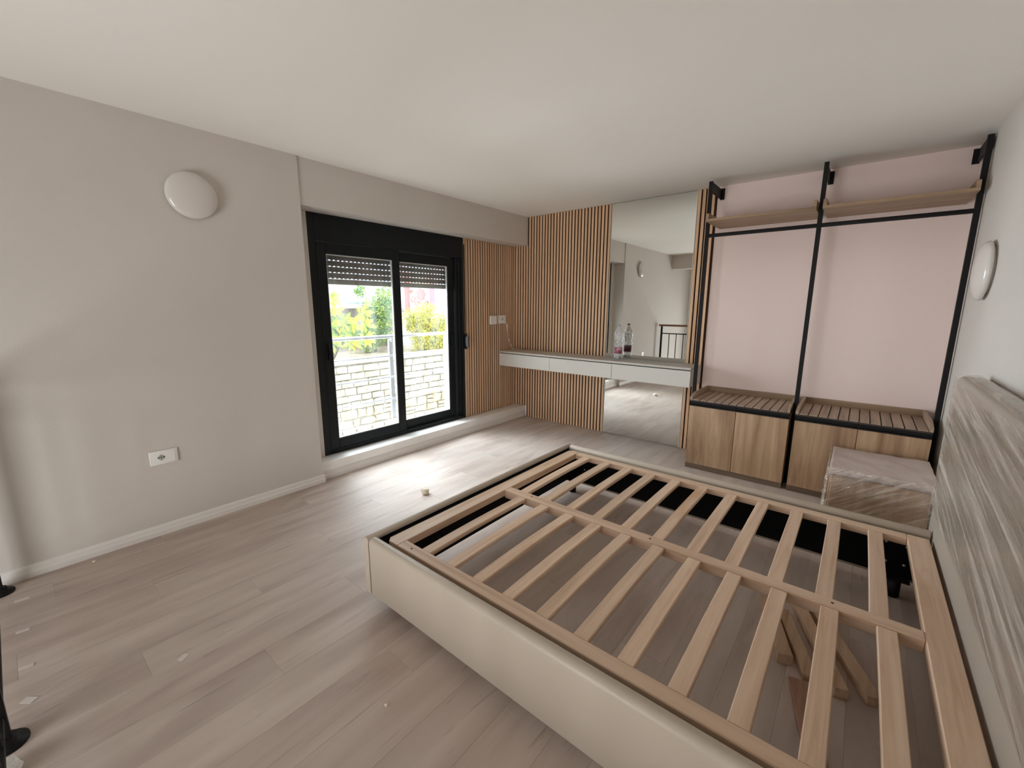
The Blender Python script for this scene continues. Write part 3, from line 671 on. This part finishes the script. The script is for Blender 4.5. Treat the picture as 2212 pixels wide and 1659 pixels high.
# wrapped bedside box
NX0, NX1, NY0, NY1 = 3.245, 3.712, -1.130, -0.575
t = thing('bedside_cabinet', (3.46, -0.85, 0), 'oak bedside cabinet wrapped in clear film with foam sheet on top', 'bedside cabinet')
M['box_oak'] = wood('light_oak_box', (0.36, 0.22, 0.13), (0.50, 0.33, 0.20), (0.60, 0.42, 0.27), 2, 11, 0.9, 0.45)
MB().box(NX0, NX1, NY0 + .02, NY1, .012, .412, .002, 1).build('body', M['box_oak'], t)
MB().box(NX0 + .012, NX1 - .012, NY0, NY0 + .0195, .085, .408, .002, 1).build('drawer_front', M['box_oak'], t)
b = MB(); bm = bmesh.new(); bmesh.ops.create_grid(bm, x_segments=36, y_segments=36, size=0.5)
top = [v for v in bm.verts]
for v in top:
    u, w = v.co.x + .5, v.co.y + .5
    v.co = (NX0 - .006 + u * (NX1 - NX0 + .032), NY0 - .006 + w * (NY1 - NY0 + .012), .443 + .006 * noise.noise(Vector((u * 5, w * 5, 2.2))) + .003 * noise.noise(Vector((u * 22 + w * 9, w * 6, 7.2))))
ret = bmesh.ops.extrude_face_region(bm, geom=bm.faces[:])
for v in [g for g in ret['geom'] if isinstance(g, bmesh.types.BMVert)]: v.co.z = .4135
b.bm(bm, 0, True); b.build('foam_sheet', M['foam'], t)
def film_sheet(name, fn, nu, nv, mat, parent, thick=0.0):
    b = MB(); vs = [fn(i / nu, j / nv) for j in range(nv + 1) for i in range(nu + 1)]
    fs = [(j * (nu + 1) + i, j * (nu + 1) + i + 1, (j + 1) * (nu + 1) + i + 1, (j + 1) * (nu + 1) + i) for j in range(nv) for i in range(nu)]
    b.add(vs, fs, 0, True); return b.build(name, mat, parent, flip=False)
def wr(x, y, z, k=1.0): return noise.fractal(Vector((x, y, z)), 0.9, 2.1, 4) * k
def fbox(u, v):   # one wrap: from the left end round the front to the right
    z = .020 + v * .440
    if u < .22:
        s = u / .22; x, y = NX0 - .012, NY1 + s * (NY0 - .012 - NY1)
        return (x - abs(wr(y * 9, z * 14, 1.0, .014)) - .014 * (1 - v) * s, y, z)
    s = (u - .22) / .78; x = NX0 - .012 + s * (NX1 - NX0 + .03)
    q = (z - .7 * (x - NX0)) * .82
    return (x, NY0 - .010 - abs(wr(q * 34, x * 5, .3, .0085)), z)
part_label(film_sheet('plastic_film', fbox, 90, 44, M['film_box'], t), 'clear crinkled stretch film')

# ------------------------------------------------------------------ bed frame with slats
BX0, BX1, BY0, BY1, BZ0, BZ1 = 1.563, 3.676, -3.341, -1.505, 0.062, 0.353
bed = thing('bed_frame', (2.62, -2.42, 0), 'beige upholstered double bed frame with bare beech slats and wrapped headboard', 'bed')
def rail_profile(w0, w1, r=0.022, n=6):
    """cross-section (across, z) with rounded top edges"""
    pts = [(w0 + .006, BZ0), (w1 - .006, BZ0), (w1, BZ0 + .006)]
    for k in range(n + 1):
        a = PI / 2 * k / n; pts.append((w1 - r + r * math.cos(a), BZ1 - r + r * math.sin(a)))
    for k in range(n + 1):
        a = PI / 2 + PI / 2 * k / n; pts.append((w0 + r + r * math.cos(a), BZ1 - r + r * math.sin(a)))
    pts.append((w0, BZ0 + .006)); return pts
def soften(o, w=.006):
    m = o.modifiers.new('soft', 'BEVEL'); m.width = w; m.segments = 2; m.limit_method = 'ANGLE'; m.angle_limit = math.radians(50); return o
b = MB(); b.prism(rail_profile(BX0, BX0 + .040, .018), 1, BY0, BY1, smooth=True); soften(b.build('footboard', M['fabric'], bed))
b = MB(); b.prism(rail_profile(BY0, BY0 + .052, .024), 0, BX0 + .046, BX1, smooth=True); soften(b.build('side_rail', M['fabric'], bed))
b = MB(); b.prism(rail_profile(BY1 - .052, BY1, .024), 0, BX0 + .046, BX1, smooth=True); soften(b.build('side_rail', M['fabric'], bed))
part_label(MB().box(BX0 + .0405, BX0 + .0455, BY0 + .004, BY1 - .004, BZ0 + .004, BZ1 - .024).build('joint_strip', M['blackwood'], bed), 'dark seam behind the footboard')
b = MB()
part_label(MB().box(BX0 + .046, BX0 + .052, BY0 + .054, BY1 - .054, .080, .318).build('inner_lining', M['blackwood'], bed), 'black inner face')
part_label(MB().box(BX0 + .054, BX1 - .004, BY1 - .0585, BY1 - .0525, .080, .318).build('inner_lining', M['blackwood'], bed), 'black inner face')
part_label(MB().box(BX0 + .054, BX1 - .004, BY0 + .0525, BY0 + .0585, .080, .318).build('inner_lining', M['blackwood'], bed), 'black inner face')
# legs with screw plates
for lx, ly in ((1.680, -1.600), (1.680, -3.245), (3.570, -1.620), (3.570, -3.230)):
    b = MB(); b.lathe([(0, .001), (.024, .001), (.027, .006), (.027, .090), (.0, .090)], lx, ly, 0, 18)
    sy = -.0594 if ly > -2 else .0594
    b.box(lx - .055, lx + .055, ly - .022, ly + .022, .0905, .100)
    part_label(b.build('leg', M['black'], bed), 'short black round leg')
for sx, sz in ((3.52, .255), (3.60, .250), (3.53, .150), (3.60, .150), (1.72, .25), (1.76, .19)):
    b = MB(); b.lathe([(0, -.004), (.0055, -.003), (.006, 0)], 0, 0, 0, 10)
    b.v = [(sx + v[0], BY1 - .0588 + v[2], sz + v[1]) for v in b.v]
    b.build('screw', M['screw'], bed)
# slat base
SZ0, SZ1 = 0.292, 0.331
b = MB()
def mitre(x0, x1, y0, y1, c):
    return [(x0 + c, y0), (x1, y0), (x1, y1), (x0 + c, y1), (x0, y1 - c), (x0, y0 + c)]
fr = []
b.prism(mitre(1.640, 1.722, -3.262, -1.588, .022), 2, SZ0, SZ1); fr.append(('base_end_rail', b, 'beech_y'))
b = MB(); b.box(3.586, 3.668, -3.262, -1.588, SZ0, SZ1, .003, 1); fr.append(('base_end_rail', b, 'beech_y'))
b = MB(); b.box(1.7225, 3.5855, -1.645, -1.588, SZ0, SZ1, .003, 1); fr.append(('base_side_rail', b, 'beech_x'))
b = MB(); b.box(1.7225, 3.5855, -3.262, -3.204, SZ0, SZ1, .003, 1); fr.append(('base_side_rail', b, 'beech_x'))
b = MB(); b.box(1.7225, 3.5855, -2.478, -2.418, SZ0 - .01, SZ1 + .001, .003, 1); fr.append(('centre_beam', b, 'beech_x'))
for nm, bb, mt in fr: soften(bb.build(nm, M[mt], bed), .002)
def slat_set(y0, y1, xs):
    proto = None
    for x in xs:
        if proto is None:
            b = MB(); n = 10; w = .0285
            prof = []
            pts = [(-w, .0), (-w + .004, -.004), (w - .004, -.004), (w, 0), (w, .014), (w - .003, .0185), (-w + .003, .0185), (-w, .014)]
            vs = []; fs = []
            for k in range(n + 1):
                y = y0 + (y1 - y0) * k / n; bow = .006 * math.sin(PI * k / n)
                vs += [(x + p[0], y, .3095 + p[1] + bow) for p in pts]
            m = len(pts)
            for k in range(n):
                for q in range(m): fs.append((k * m + q, k * m + (q + 1) % m, (k + 1) * m + (q + 1) % m, (k + 1) * m + q))
            fs.append(tuple(range(m))[::-1]); fs.append(tuple(n * m + q for q in range(m)))
            b.add(vs, fs); proto = b.build('slat', M['beech_y'], bed); base = wloc(proto); xp = x
        else: copy_to(proto, base + Vector((x - xp, 0, 0)), bed)
slat_set(-2.4165, -1.6485, [1.822 + .1645 * k for k in range(11)])
slat_set(-3.2025, -2.4815, [1.862 + .1625 * k for k in range(11)])
for hx, hy in ((1.800, -3.236), (1.905, -2.447), (3.330, -2.447), (2.62, -2.447)):
    b = MB(); b.lathe([(0, .0006), (.0045, .0006), (.0055, 0)], hx, hy, SZ1 + (.0011 if hy > -3 else .0001), 10); b.build('screw_hole', M['dark'], bed)

# headboard, wrapped in crinkled stretch film
HX0, HX1, HY0, HY1, HZ0, HZ1 = 3.682, 3.778, -3.47, -1.385, 0.05, 1.112
hb = MB().box(HX0, HX1, HY0, HY1, HZ0, HZ1, .022, 4).build('headboard', M['headboard'], bed)
rc = .05
def fhead(u, v):
    # u along the bed width (0 = far end, wrapping round its edge), v upwards and over the top
    y = HY1 + .008 - u * (HY1 - HY0 + .01)
    zz = .455 + v * .80
    q = zz * .993 - y * .118; q2 = zz * .118 + y * .993
    d = abs(wr(q * 20, q2 * 1.3, 0.7, .0045)) + abs(wr(q * 7, q2 * 0.6, 5.7, .007)) + .003
    top = HZ1 + .004
    if zz <= top - rc:
        return (HX0 - d, y, zz)
    s = (zz - (top - rc)) / (.455 + .80 - (top - rc))
    a = min(1.0, s * 1.7) * PI / 2
    x = HX0 - d + rc * (1 - math.cos(a)) + max(0, s * 1.7 - 1) * .05
    return (x, y, top - rc + rc * math.sin(a) + d * .5 * math.sin(a))
part_label(film_sheet('plastic_film', fhead, 230, 90, M['film_bed'], hb), 'clear crinkled stretch film')
def fend(u, v):   # film gathered round the far end of the headboard
    z = .30 + v * .80
    x = HX0 - .004 + u * .085
    return (x - .004 * (1 - u), HY1 + .010 + abs(wr(x * 30, z * 9, 3.3, .012)) * (1 - .4 * v) , z - .02 * u)
part_label(film_sheet('film_edge', fend, 8, 46, M['film_bed'], hb), 'gathered film at the end')

# timber offcuts on the floor under the slats
for i, (a, c, w, h, lab) in enumerate((
    ((3.085, -2.10), (3.210, -2.465), .055, .045, 'short timber offcut under the bed slats, leftmost of the bundle'),
    ((3.160, -2.13), (3.300, -2.500), .050, .030, 'flat timber offcut lying second in the bundle under the bed'),
    ((3.205, -2.02), (3.395, -2.515), .045, .045, 'square timber offcut in the middle of the bundle under the bed'),
    ((3.235, -1.94), (3.490, -2.475), .050, .040, 'longest timber offcut, rightmost of the bundle under the bed'),
    ((3.262, -2.530), (3.345, -2.860), .062, .018, 'thin reddish timber offcut nearest the near bed rail'))):
    b = MB(); b.bar((a[0], a[1], h / 2 + .0005), (c[0], c[1], h / 2 + .0005), w, h, .002)
    mt = M['offcut'] if i < 4 else wood('reddish_offcut', (0.26, 0.13, 0.085), (0.36, 0.20, 0.14), (0.44, 0.27, 0.19), 1, 30, 2, 0.6)
    tag(b.build('timber_offcut', mt), lab, 'timber', 'timber offcuts under the bed')

# plaster crumb on the floor
b = MB(); bm = bmesh.new(); bmesh.ops.create_icosphere(bm, subdivisions=2, radius=.03)
for v in bm.verts:
    k = 1 + .45 * noise.noise(v.co * 45); v.co = Vector((.817 + v.co.x * k * 1.1, -2.369 + v.co.y * k * .9, max(.0008, .018 + v.co.z * k * .9)))
    if v.co.z > .03: v.co.x += .006
b.bm(bm, 0, False); tag(b.build('plaster_crumb', M['crumb']), 'cream crumb of plaster lying on the floor between bed and window', 'debris')
for i, (cx_, cy_, ln, w, an) in enumerate(((0.236, -4.420, .050, .020, .2), (0.548, -4.428, .042, .020, .15), (0.847, -4.430, .042, .020, .2), (1.075, -4.432, .042, .026, .9))):
    b = MB(); dx, dy = math.sin(an), math.cos(an)
    b.bar((cx_ - dx * ln / 2, cy_ - dy * ln / 2, .0012), (cx_ + dx * ln / 2, cy_ + dy * ln / 2, .0012), w, .0012, 0)
    tag(b.build('tape_strip', M['tape']), ('white tape scrap nearest the left wall by the railing', 'second white tape scrap from the wall by the railing', 'third white tape scrap from the wall by the railing', 'crumpled white tape scrap before the second railing post')[i], 'tape', 'tape scraps along the railing')
b = MB(); b.bar((1.268, -4.000, .0010), (1.288, -4.030, .0010), .024, .0010, 0); tag(b.build('tape_strip', M['tape']), 'faint white tape scrap alone on the open floor', 'tape', 'tape scraps along the railing')

for i, (cx_, cy_, r_, lab) in enumerate(((2.113, -3.606, .007, 'tiny white crumb alone on the open floor before the bed'), (0.085, -4.143, .010, 'tiny pale crumb against the left skirting'))):
    b = MB(); bm = bmesh.new(); bmesh.ops.create_icosphere(bm, subdivisions=1, radius=r_)
    for v in bm.verts:
        k = 1 + .5 * noise.noise(v.co * 190); v.co = Vector((cx_ + v.co.x * k, cy_ + v.co.y * k, max(.0006, r_ * .6 + v.co.z * k * .7)))
    b.bm(bm); tag(b.build('plaster_crumb', M['crumb']), lab, 'debris')
b = MB(); bm = bmesh.new(); bmesh.ops.create_icosphere(bm, subdivisions=3, radius=.045)
for v in bm.verts:
    k = 1 + .5 * noise.noise(v.co * 40); v.co = Vector((1.410 + v.co.x * k, -4.500 + v.co.y * k * .8, max(.0008, .026 + v.co.z * k * .7)))
b.bm(bm); tag(b.build('paper_scrap', M['plastic']), 'crumpled white paper scrap in the bottom left corner by the railing', 'paper')

rd = random.Random(4); b = MB()
for k in range(170):
    yy = rd.uniform(-2.62, -1.05); xx = -0.026 + abs(rd.gauss(0, .022)); r_ = rd.uniform(.0012, .0034); z_ = .0004
    b.add([(xx - r_, yy - r_, z_), (xx + r_, yy - r_ * .6, z_), (xx, yy + r_, z_), (xx, yy, z_ + r_ * 1.4)], [(0, 2, 1), (0, 1, 3), (1, 2, 3), (2, 0, 3)])
tag(b.build('plaster_grit', M['crumb']), 'scattered pale plaster grit along the skirting under the window', 'debris', kind='stuff')

# ------------------------------------------------------------------ stair railing at the left edge (and in the mirror)
RY = -4.490
t = thing('stair_railing', (1.25, RY, 0), 'black metal stair railing with wooden handrail at the left edge', 'railing')
for px in (0.085, 1.262, 2.440):
    MB().box(px - .018, px + .018, RY - .016, RY + .016, .012, 1.028, .003, 1).build('post', M['black'], t)
    b = MB(); b.lathe([(0, .001), (.055, .001), (.055, .008), (.030, .012), (.030, .030), (0, .030)], px, RY, 0, 20); b.build('base_flange', M['black'], t)
for a, c in ((0.105, 1.242), (1.282, 2.420)):
    for z0, z1 in ((.100, .118), (.872, .892)): MB().box(a, c, RY - .010, RY + .010, z0, z1, .002, 1).build('crossbar', M['black'], t)
    n = 8
    for k in range(1, n):
        xx = a + (c - a) * k / n; MB().box(xx - .007, xx + .007, RY - .007, RY + .007, .1182, .8718).build('baluster', M['black'], t)
MB().box(0.03, 2.52, RY - .032, RY + .032, 1.030, 1.068, .008, 2).build('handrail', M['handrail'], t)

# ------------------------------------------------------------------ outside the window
b = MB(); b.box(-0.68, -0.45, -3.4, 0.3, -0.10, 0.115, .004, 1); b.box(-0.45, -0.336, -2.70, -0.0, 0.1401, 0.1425); struct(b.build('trim_ledge', M['slab']), 'white outer ledge under the balcony railing')
t = thing('balcony_railing', (-0.52, -1.7, 0.115), 'grey steel balcony railing with thin bars outside the window', 'railing')
RX = -0.52
b = MB(); b.tube([(RX, -2.95, 1.118), (RX, -0.55, 1.118)], .019, 12); b.build('top_rail', M['steel'], t)
for z in (.915, .690, .457, .222):
    b = MB(); b.tube([(RX, -2.95, z), (RX, -0.55, z)], .0085, 8); b.build('bar', M['steel'], t)
for py in (-2.62, -1.675, -0.905):
    MB().box(RX - .035, RX - .010, py - .028, py + .022, .1155, 1.085, .003, 1).build('post', M['steel'], t)
    MB().box(RX - .012, RX + .012, py - .010, py + .004, 1.060, 1.100).build('clamp', M['steel'], t)
b = MB(); b.box(-30, -0.69, -20, 25, -2.5, -2.3); struct(b.build('trim_ground', M['ground']), 'bare garden ground below the window')

# dry stone garden wall, every stone its own piece
SX = -5.5
wallt = thing('stone_wall', (SX, 2.2, -2.3), 'pale yellow stone garden wall beyond the balcony railing', 'wall')
b = MB(); b.box(SX - .5, SX - .03, -3.5, 8.5, -2.3, 0.13); b.build('mortar_core', M['mortar'], wallt)
rs = random.Random(3)
def stone(y0, y1, z0, z1, mat, rough):
    j = lambda a: rs.uniform(-a, a)
    pts = [(y0 + j(rough), z0 + j(rough)), ((y0 + y1) / 2 + j(rough * 2), z0 + j(rough)), (y1 + j(rough), z0 + j(rough)), (y1 + j(rough), (z0 + z1) / 2 + j(rough)),
           (y1 + j(rough), z1 + j(rough)), ((y0 + y1) / 2 + j(rough * 2), z1 + j(rough)), (y0 + j(rough), z1 + j(rough)), (y0 + j(rough), (z0 + z1) / 2 + j(rough))]
    cy_, cz_ = (y0 + y1) / 2, (z0 + z1) / 2; pr = SX + .02 + rs.uniform(0, .035)
    vs = [(SX - .05, p[0], p[1]) for p in pts] + [(pr - .02, p[0], p[1]) for p in pts] + [(pr, cy_ + (p[0] - cy_) * .82, cz_ + (p[1] - cz_) * .78) for p in pts]
    fs = [(i, (i + 1) % 8, 8 + (i + 1) % 8, 8 + i) for i in range(8)] + [(8 + i, 8 + (i + 1) % 8, 16 + (i + 1) % 8, 16 + i) for i in range(8)] + [tuple(range(16, 24))]
    MB().add(vs, fs).build('stone', mat, wallt)
z = -1.75; course = 0
while z < 0.05:
    h = rs.uniform(.13, .20) if z > -1.1 else rs.uniform(.15, .25)
    y = -0.6 + rs.uniform(-.2, 0)
    while y < 4.6:
        w = rs.uniform(.22, .44) if z > -1.1 else rs.uniform(.18, .42)
        g = .008 if z > -1.1 else .016
        if z <= -1.1 and rs.random() < .22:
            stone(y + g, y + w - g, z + g, z + h * .5 - g, M['stone_low'], .012); stone(y + g, y + w - g, z + h * .5 + g, z + h - g, M['stone_low'], .012)
        else:
            stone(y + g, y + w - g, z + g, z + h - g, M['stone_high'] if z > -1.1 else M['stone_low'], .008 if z > -1.1 else .022)
        y += w
    z += h; course += 1
b = MB(); b.box(SX - .55, SX + .05, -0.8, 8.0, 0.135, 0.20, .01, 1); part_label(b.build('coping', M['concrete'], wallt), 'grey concrete coping')
b = MB(); b.box(-30, SX - .56, -6, 25, -2.3, 0.10); struct(b.build('trim_terrace', M['ground']), 'raised garden terrace behind the stone wall')

# house across the garden
bx0 = -9.2
t = thing('neighbour_house', (bx0, 3.5, 0.10), 'pale neighbouring house with a white balcony slab behind the shrubs', 'building')
MB().box(bx0 - 3, bx0, 0.0, 8.0, 0.101, 1.36).build('lower_wall', M['render_wall'], t)
MB().box(bx0 - 3, bx0 - .6, 0.0, 8.0, 1.36, 2.9).build('upper_wall', M['cool_wall'], t)
MB().box(bx0 - 1, bx0 + .95, 0.6, 4.0, 1.345, 1.455, .008, 1).build('balcony_slab', M['slab'], t)
MB().box(bx0 - 1, bx0 + .93, 0.6, 3.98, 1.455, 1.53).build('slab_edge', M['slab_grey'], t)
MB().box(bx0 + .001, bx0 + .10, 3.05, 3.40, 0.101, 1.34).build('pilaster', M['render_pale'], t)
for y0, y1, mt, nm in ((1.66, 1.86, 'blue', 'blue_shutter'), (2.28, 2.40, 'yellowpost', 'yellow_post'), (2.48, 2.68, 'blue', 'blue_panel')):
    MB().box(bx0 - .60, bx0 - .50, y0, y1, 1.531, 2.6 if nm != 'blue_panel' else 1.78).build(nm, M[mt], t)
for y0 in (1.90, 2.72, 3.05): MB().box(bx0 - .60, bx0 - .56, y0, y0 + .30, 1.531, 2.5).build('wall_panel', M['render_pale'], t)
rl = MB(); rl.tube([(bx0 + .88, .6, 2.02), (bx0 + .88, 3.95, 2.02)], .014, 6); rl.tube([(bx0 + .88, .6, 1.93), (bx0 + .88, 3.95, 1.93)], .008, 6)
rl = rl.build('balcony_rail', M['iron'], t)
for k in range(27):
    b = MB(); yy = .66 + k * .126; b.tube([(bx0 + .88, yy, 1.532), (bx0 + .88, yy, 1.93 if k % 6 else 2.01)], .014 if k % 6 == 0 else .006, 6); b.build('baluster', M['iron'], rl)
# patterned cloth hung over the right part of the balcony
t = thing('hanging_rug', (bx0 + .9, 4.95, 1.45), 'red and cream flowered rug hanging across the garden, right pane', 'rug')
b = MB(); n = 24
vs = [(bx0 + .80 + .03 * math.sin(k * 1.3), 4.36 + 1.28 * k / n, zz) for zz in (1.22, 2.5) for k in range(n + 1)]
b.add(vs, [(k, k + 1, n + 2 + k, n + 1 + k) for k in range(n)], 0, True); b.build('cloth', M['cream'], t, flip=False)
for y0, y1 in ((4.36, 4.56), (5.42, 5.62)):
    MB().box(bx0 + .845, bx0 + .855, y0, y1, 1.22, 2.5).build('border', M['red' if y0 < 5 else 'plumcloth'], t)
b = MB(); b.lathe([(0, .02), (.10, .015), (.19, .01), (.20, 0)], bx0 + .86, 5.03, 1.80, 14, axis='x')
for i, v in enumerate(b.v):
    a = math.atan2(v[2] - 1.80, v[1] - 5.03); k = 1 + .10 * math.cos(7 * a); b.v[i] = (v[0], 5.03 + (v[1] - 5.03) * k, 1.80 + (v[2] - 1.80) * k)
b.build('flower', M['red'], t)
for k, (yy, zz, r) in enumerate(((4.70, 1.62, .11), (4.62, 1.88, .06), (4.86, 1.50, .10), (5.25, 1.52, .08))):
    b = MB(); b.tube([(bx0 + .862, yy + r * math.cos(a * PI / 8) * (1 - a * .03), zz + r * math.sin(a * PI / 8) * (1 - a * .03)) for a in range(20)], .018, 6); b.build('scroll', M['red'], t)
MB().box(bx0 + .2, bx0 + .7, 4.1, 7.5, 0.101, 1.20).build('lower_wall', M['render_pale'], thing('garden_store', (bx0 + .4, 5.8, .1), 'pale low wall under the hanging rug', 'building'))

# plants
def leaf_cloud(name, mat, parent, blobs, count, size, seed, kind='stuff'):
    r = random.Random(seed); b = MB(); tot = sum(q[3] ** 2 for q in blobs); n_ = lambda: r.gauss(0, 1)
    for (cx_, cy_, cz_, R) in blobs:
        for _ in range(int(count * R * R / tot)):
            d = Vector((n_(), n_(), n_())).normalized() * R * (r.random() ** .45)
            c = Vector((cx_, cy_, cz_)) + Vector((d.x * .8, d.y, d.z))
            if c.x > SX - .3 and c.z < .3: continue
            t_ = Vector((n_() + .6, n_(), n_() - .2)).normalized(); s_ = t_.cross(Vector((n_(), n_(), n_()))).normalized()
            l = size * r.uniform(.7, 1.3); w = l * .42; nrm = t_.cross(s_)
            b.add([c - t_ * l * .5, c + s_ * w * .5 + nrm * l * .08, c + t_ * l * .5, c - s_ * w * .5 + nrm * l * .08], [(0, 1, 2), (0, 2, 3)])
    o = b.build(name, mat, parent, flip=False); o['kind'] = kind; return o
def stems(parent, root, tips, r0):
    for tp in tips:
        b = MB(); a = Vector(root); c = Vector(tp); m = (a + c) / 2 + Vector((.05, .06, .1))
        b.tube([a, m, c], [r0, r0 * .7, r0 * .3], 6); b.build('branch', M['bark'], parent)
# left: tree with large leaves, the leaves built one by one
t = thing('broadleaf_tree', (-6.5, 0.75, 0.10), 'broad-leaved tree with big yellow green leaves at the left of the window', 'tree')
stems(t, (-6.5, .75, .10), [(-6.4, .6, 1.2), (-6.4, 1.25, 1.1), (-6.3, .9, .9), (-6.5, .3, 1.0)], .05)
rl_ = random.Random(12)
clusters = [(-6.2, 0.85, 1.30), (-6.15, 1.05, 1.05), (-6.2, 1.55, 1.25), (-6.1, 0.70, 0.95), (-6.2, 1.30, 0.95), (-6.15, .95, .72), (-6.2, 1.65, .95), (-6.1, .72, .55), (-6.1, 1.2, .5), (-6.2, .8, 1.55), (-6.1, 1.55, .62)]
for (cx_, cy_, cz_) in clusters:
    cx_ -= .22
    for k in range(9):
        a = 2 * PI * k / 9 + rl_.uniform(-.3, .3); tilt = rl_.uniform(-.5, .35)
        d = Vector((rl_.uniform(.1, .9), math.cos(a), math.sin(a) * .75 + tilt * .5)).normalized(); s_ = d.cross(Vector((1, .1, .3))).normalized(); nr = s_.cross(d)
        l = rl_.uniform(.20, .32); w = l * .42; o_ = Vector((cx_ + rl_.uniform(-.05, .05), cy_, cz_))
        p = lambda u, v, h: tuple(o_ + d * (l * u) + s_ * (w * v) + nr * (l * h))
        MB().add([p(.05, 0, 0), p(.35, .38, .05), p(.7, .45, .06), p(1, 0, -.12), p(.7, -.45, .06), p(.35, -.38, .05), p(.4, 0, 0), p(.75, 0, -.02)],
                 [(0, 1, 6), (1, 2, 7, 6), (2, 3, 7), (3, 4, 7), (4, 5, 6, 7), (5, 0, 6)]).build('leaf', M['leaf_broad'], t, flip=False)
leaf_cloud('foliage', M['leaf_green'], t, [(-6.5, .75, .9, .5), (-6.5, 1.1, .75, .4)], 900, .10, 5)
t = thing('green_shrub', (-7.7, 2.75, 0.10), 'tall fine-leaved green shrub in the middle of the left pane', 'shrub')
stems(t, (-7.7, 2.75, .10), [(-7.6, 2.6, 1.3), (-7.6, 3.0, 1.5), (-7.5, 2.8, 1.0)], .04)
leaf_cloud('foliage', M['leaf_green'], t, [(-7.6, 2.75, .75, .50), (-7.5, 2.95, 1.15, .45), (-7.6, 3.10, 1.6, .40), (-7.6, 2.6, 1.35, .30), (-7.6, 2.30, 1.80, .18), (-7.5, 2.4, .5, .4)], 5200, .085, 6)
t = thing('yellow_shrub', (-6.9, 3.9, 0.10), 'large yellow green shrub filling the right pane', 'shrub')
stems(t, (-6.9, 3.9, .10), [(-6.8, 3.6, 1.0), (-6.8, 4.1, 1.3), (-6.8, 3.9, .8), (-6.8, 4.3, .9)], .045)
leaf_cloud('foliage', M['leaf_yellow'], t, [(-6.85, 3.75, .75, .48), (-6.85, 4.0, 1.10, .46), (-6.85, 3.50, 1.05, .36), (-6.85, 4.3, .65, .45), (-6.8, 3.9, .45, .4), (-6.75, 4.3, .4, .38), (-6.85, 4.55, .8, .42), (-6.55, 3.6, .35, .4), (-6.55, 4.3, .3, .4), (-6.5, 3.9, .25, .35)], 10500, .07, 8)
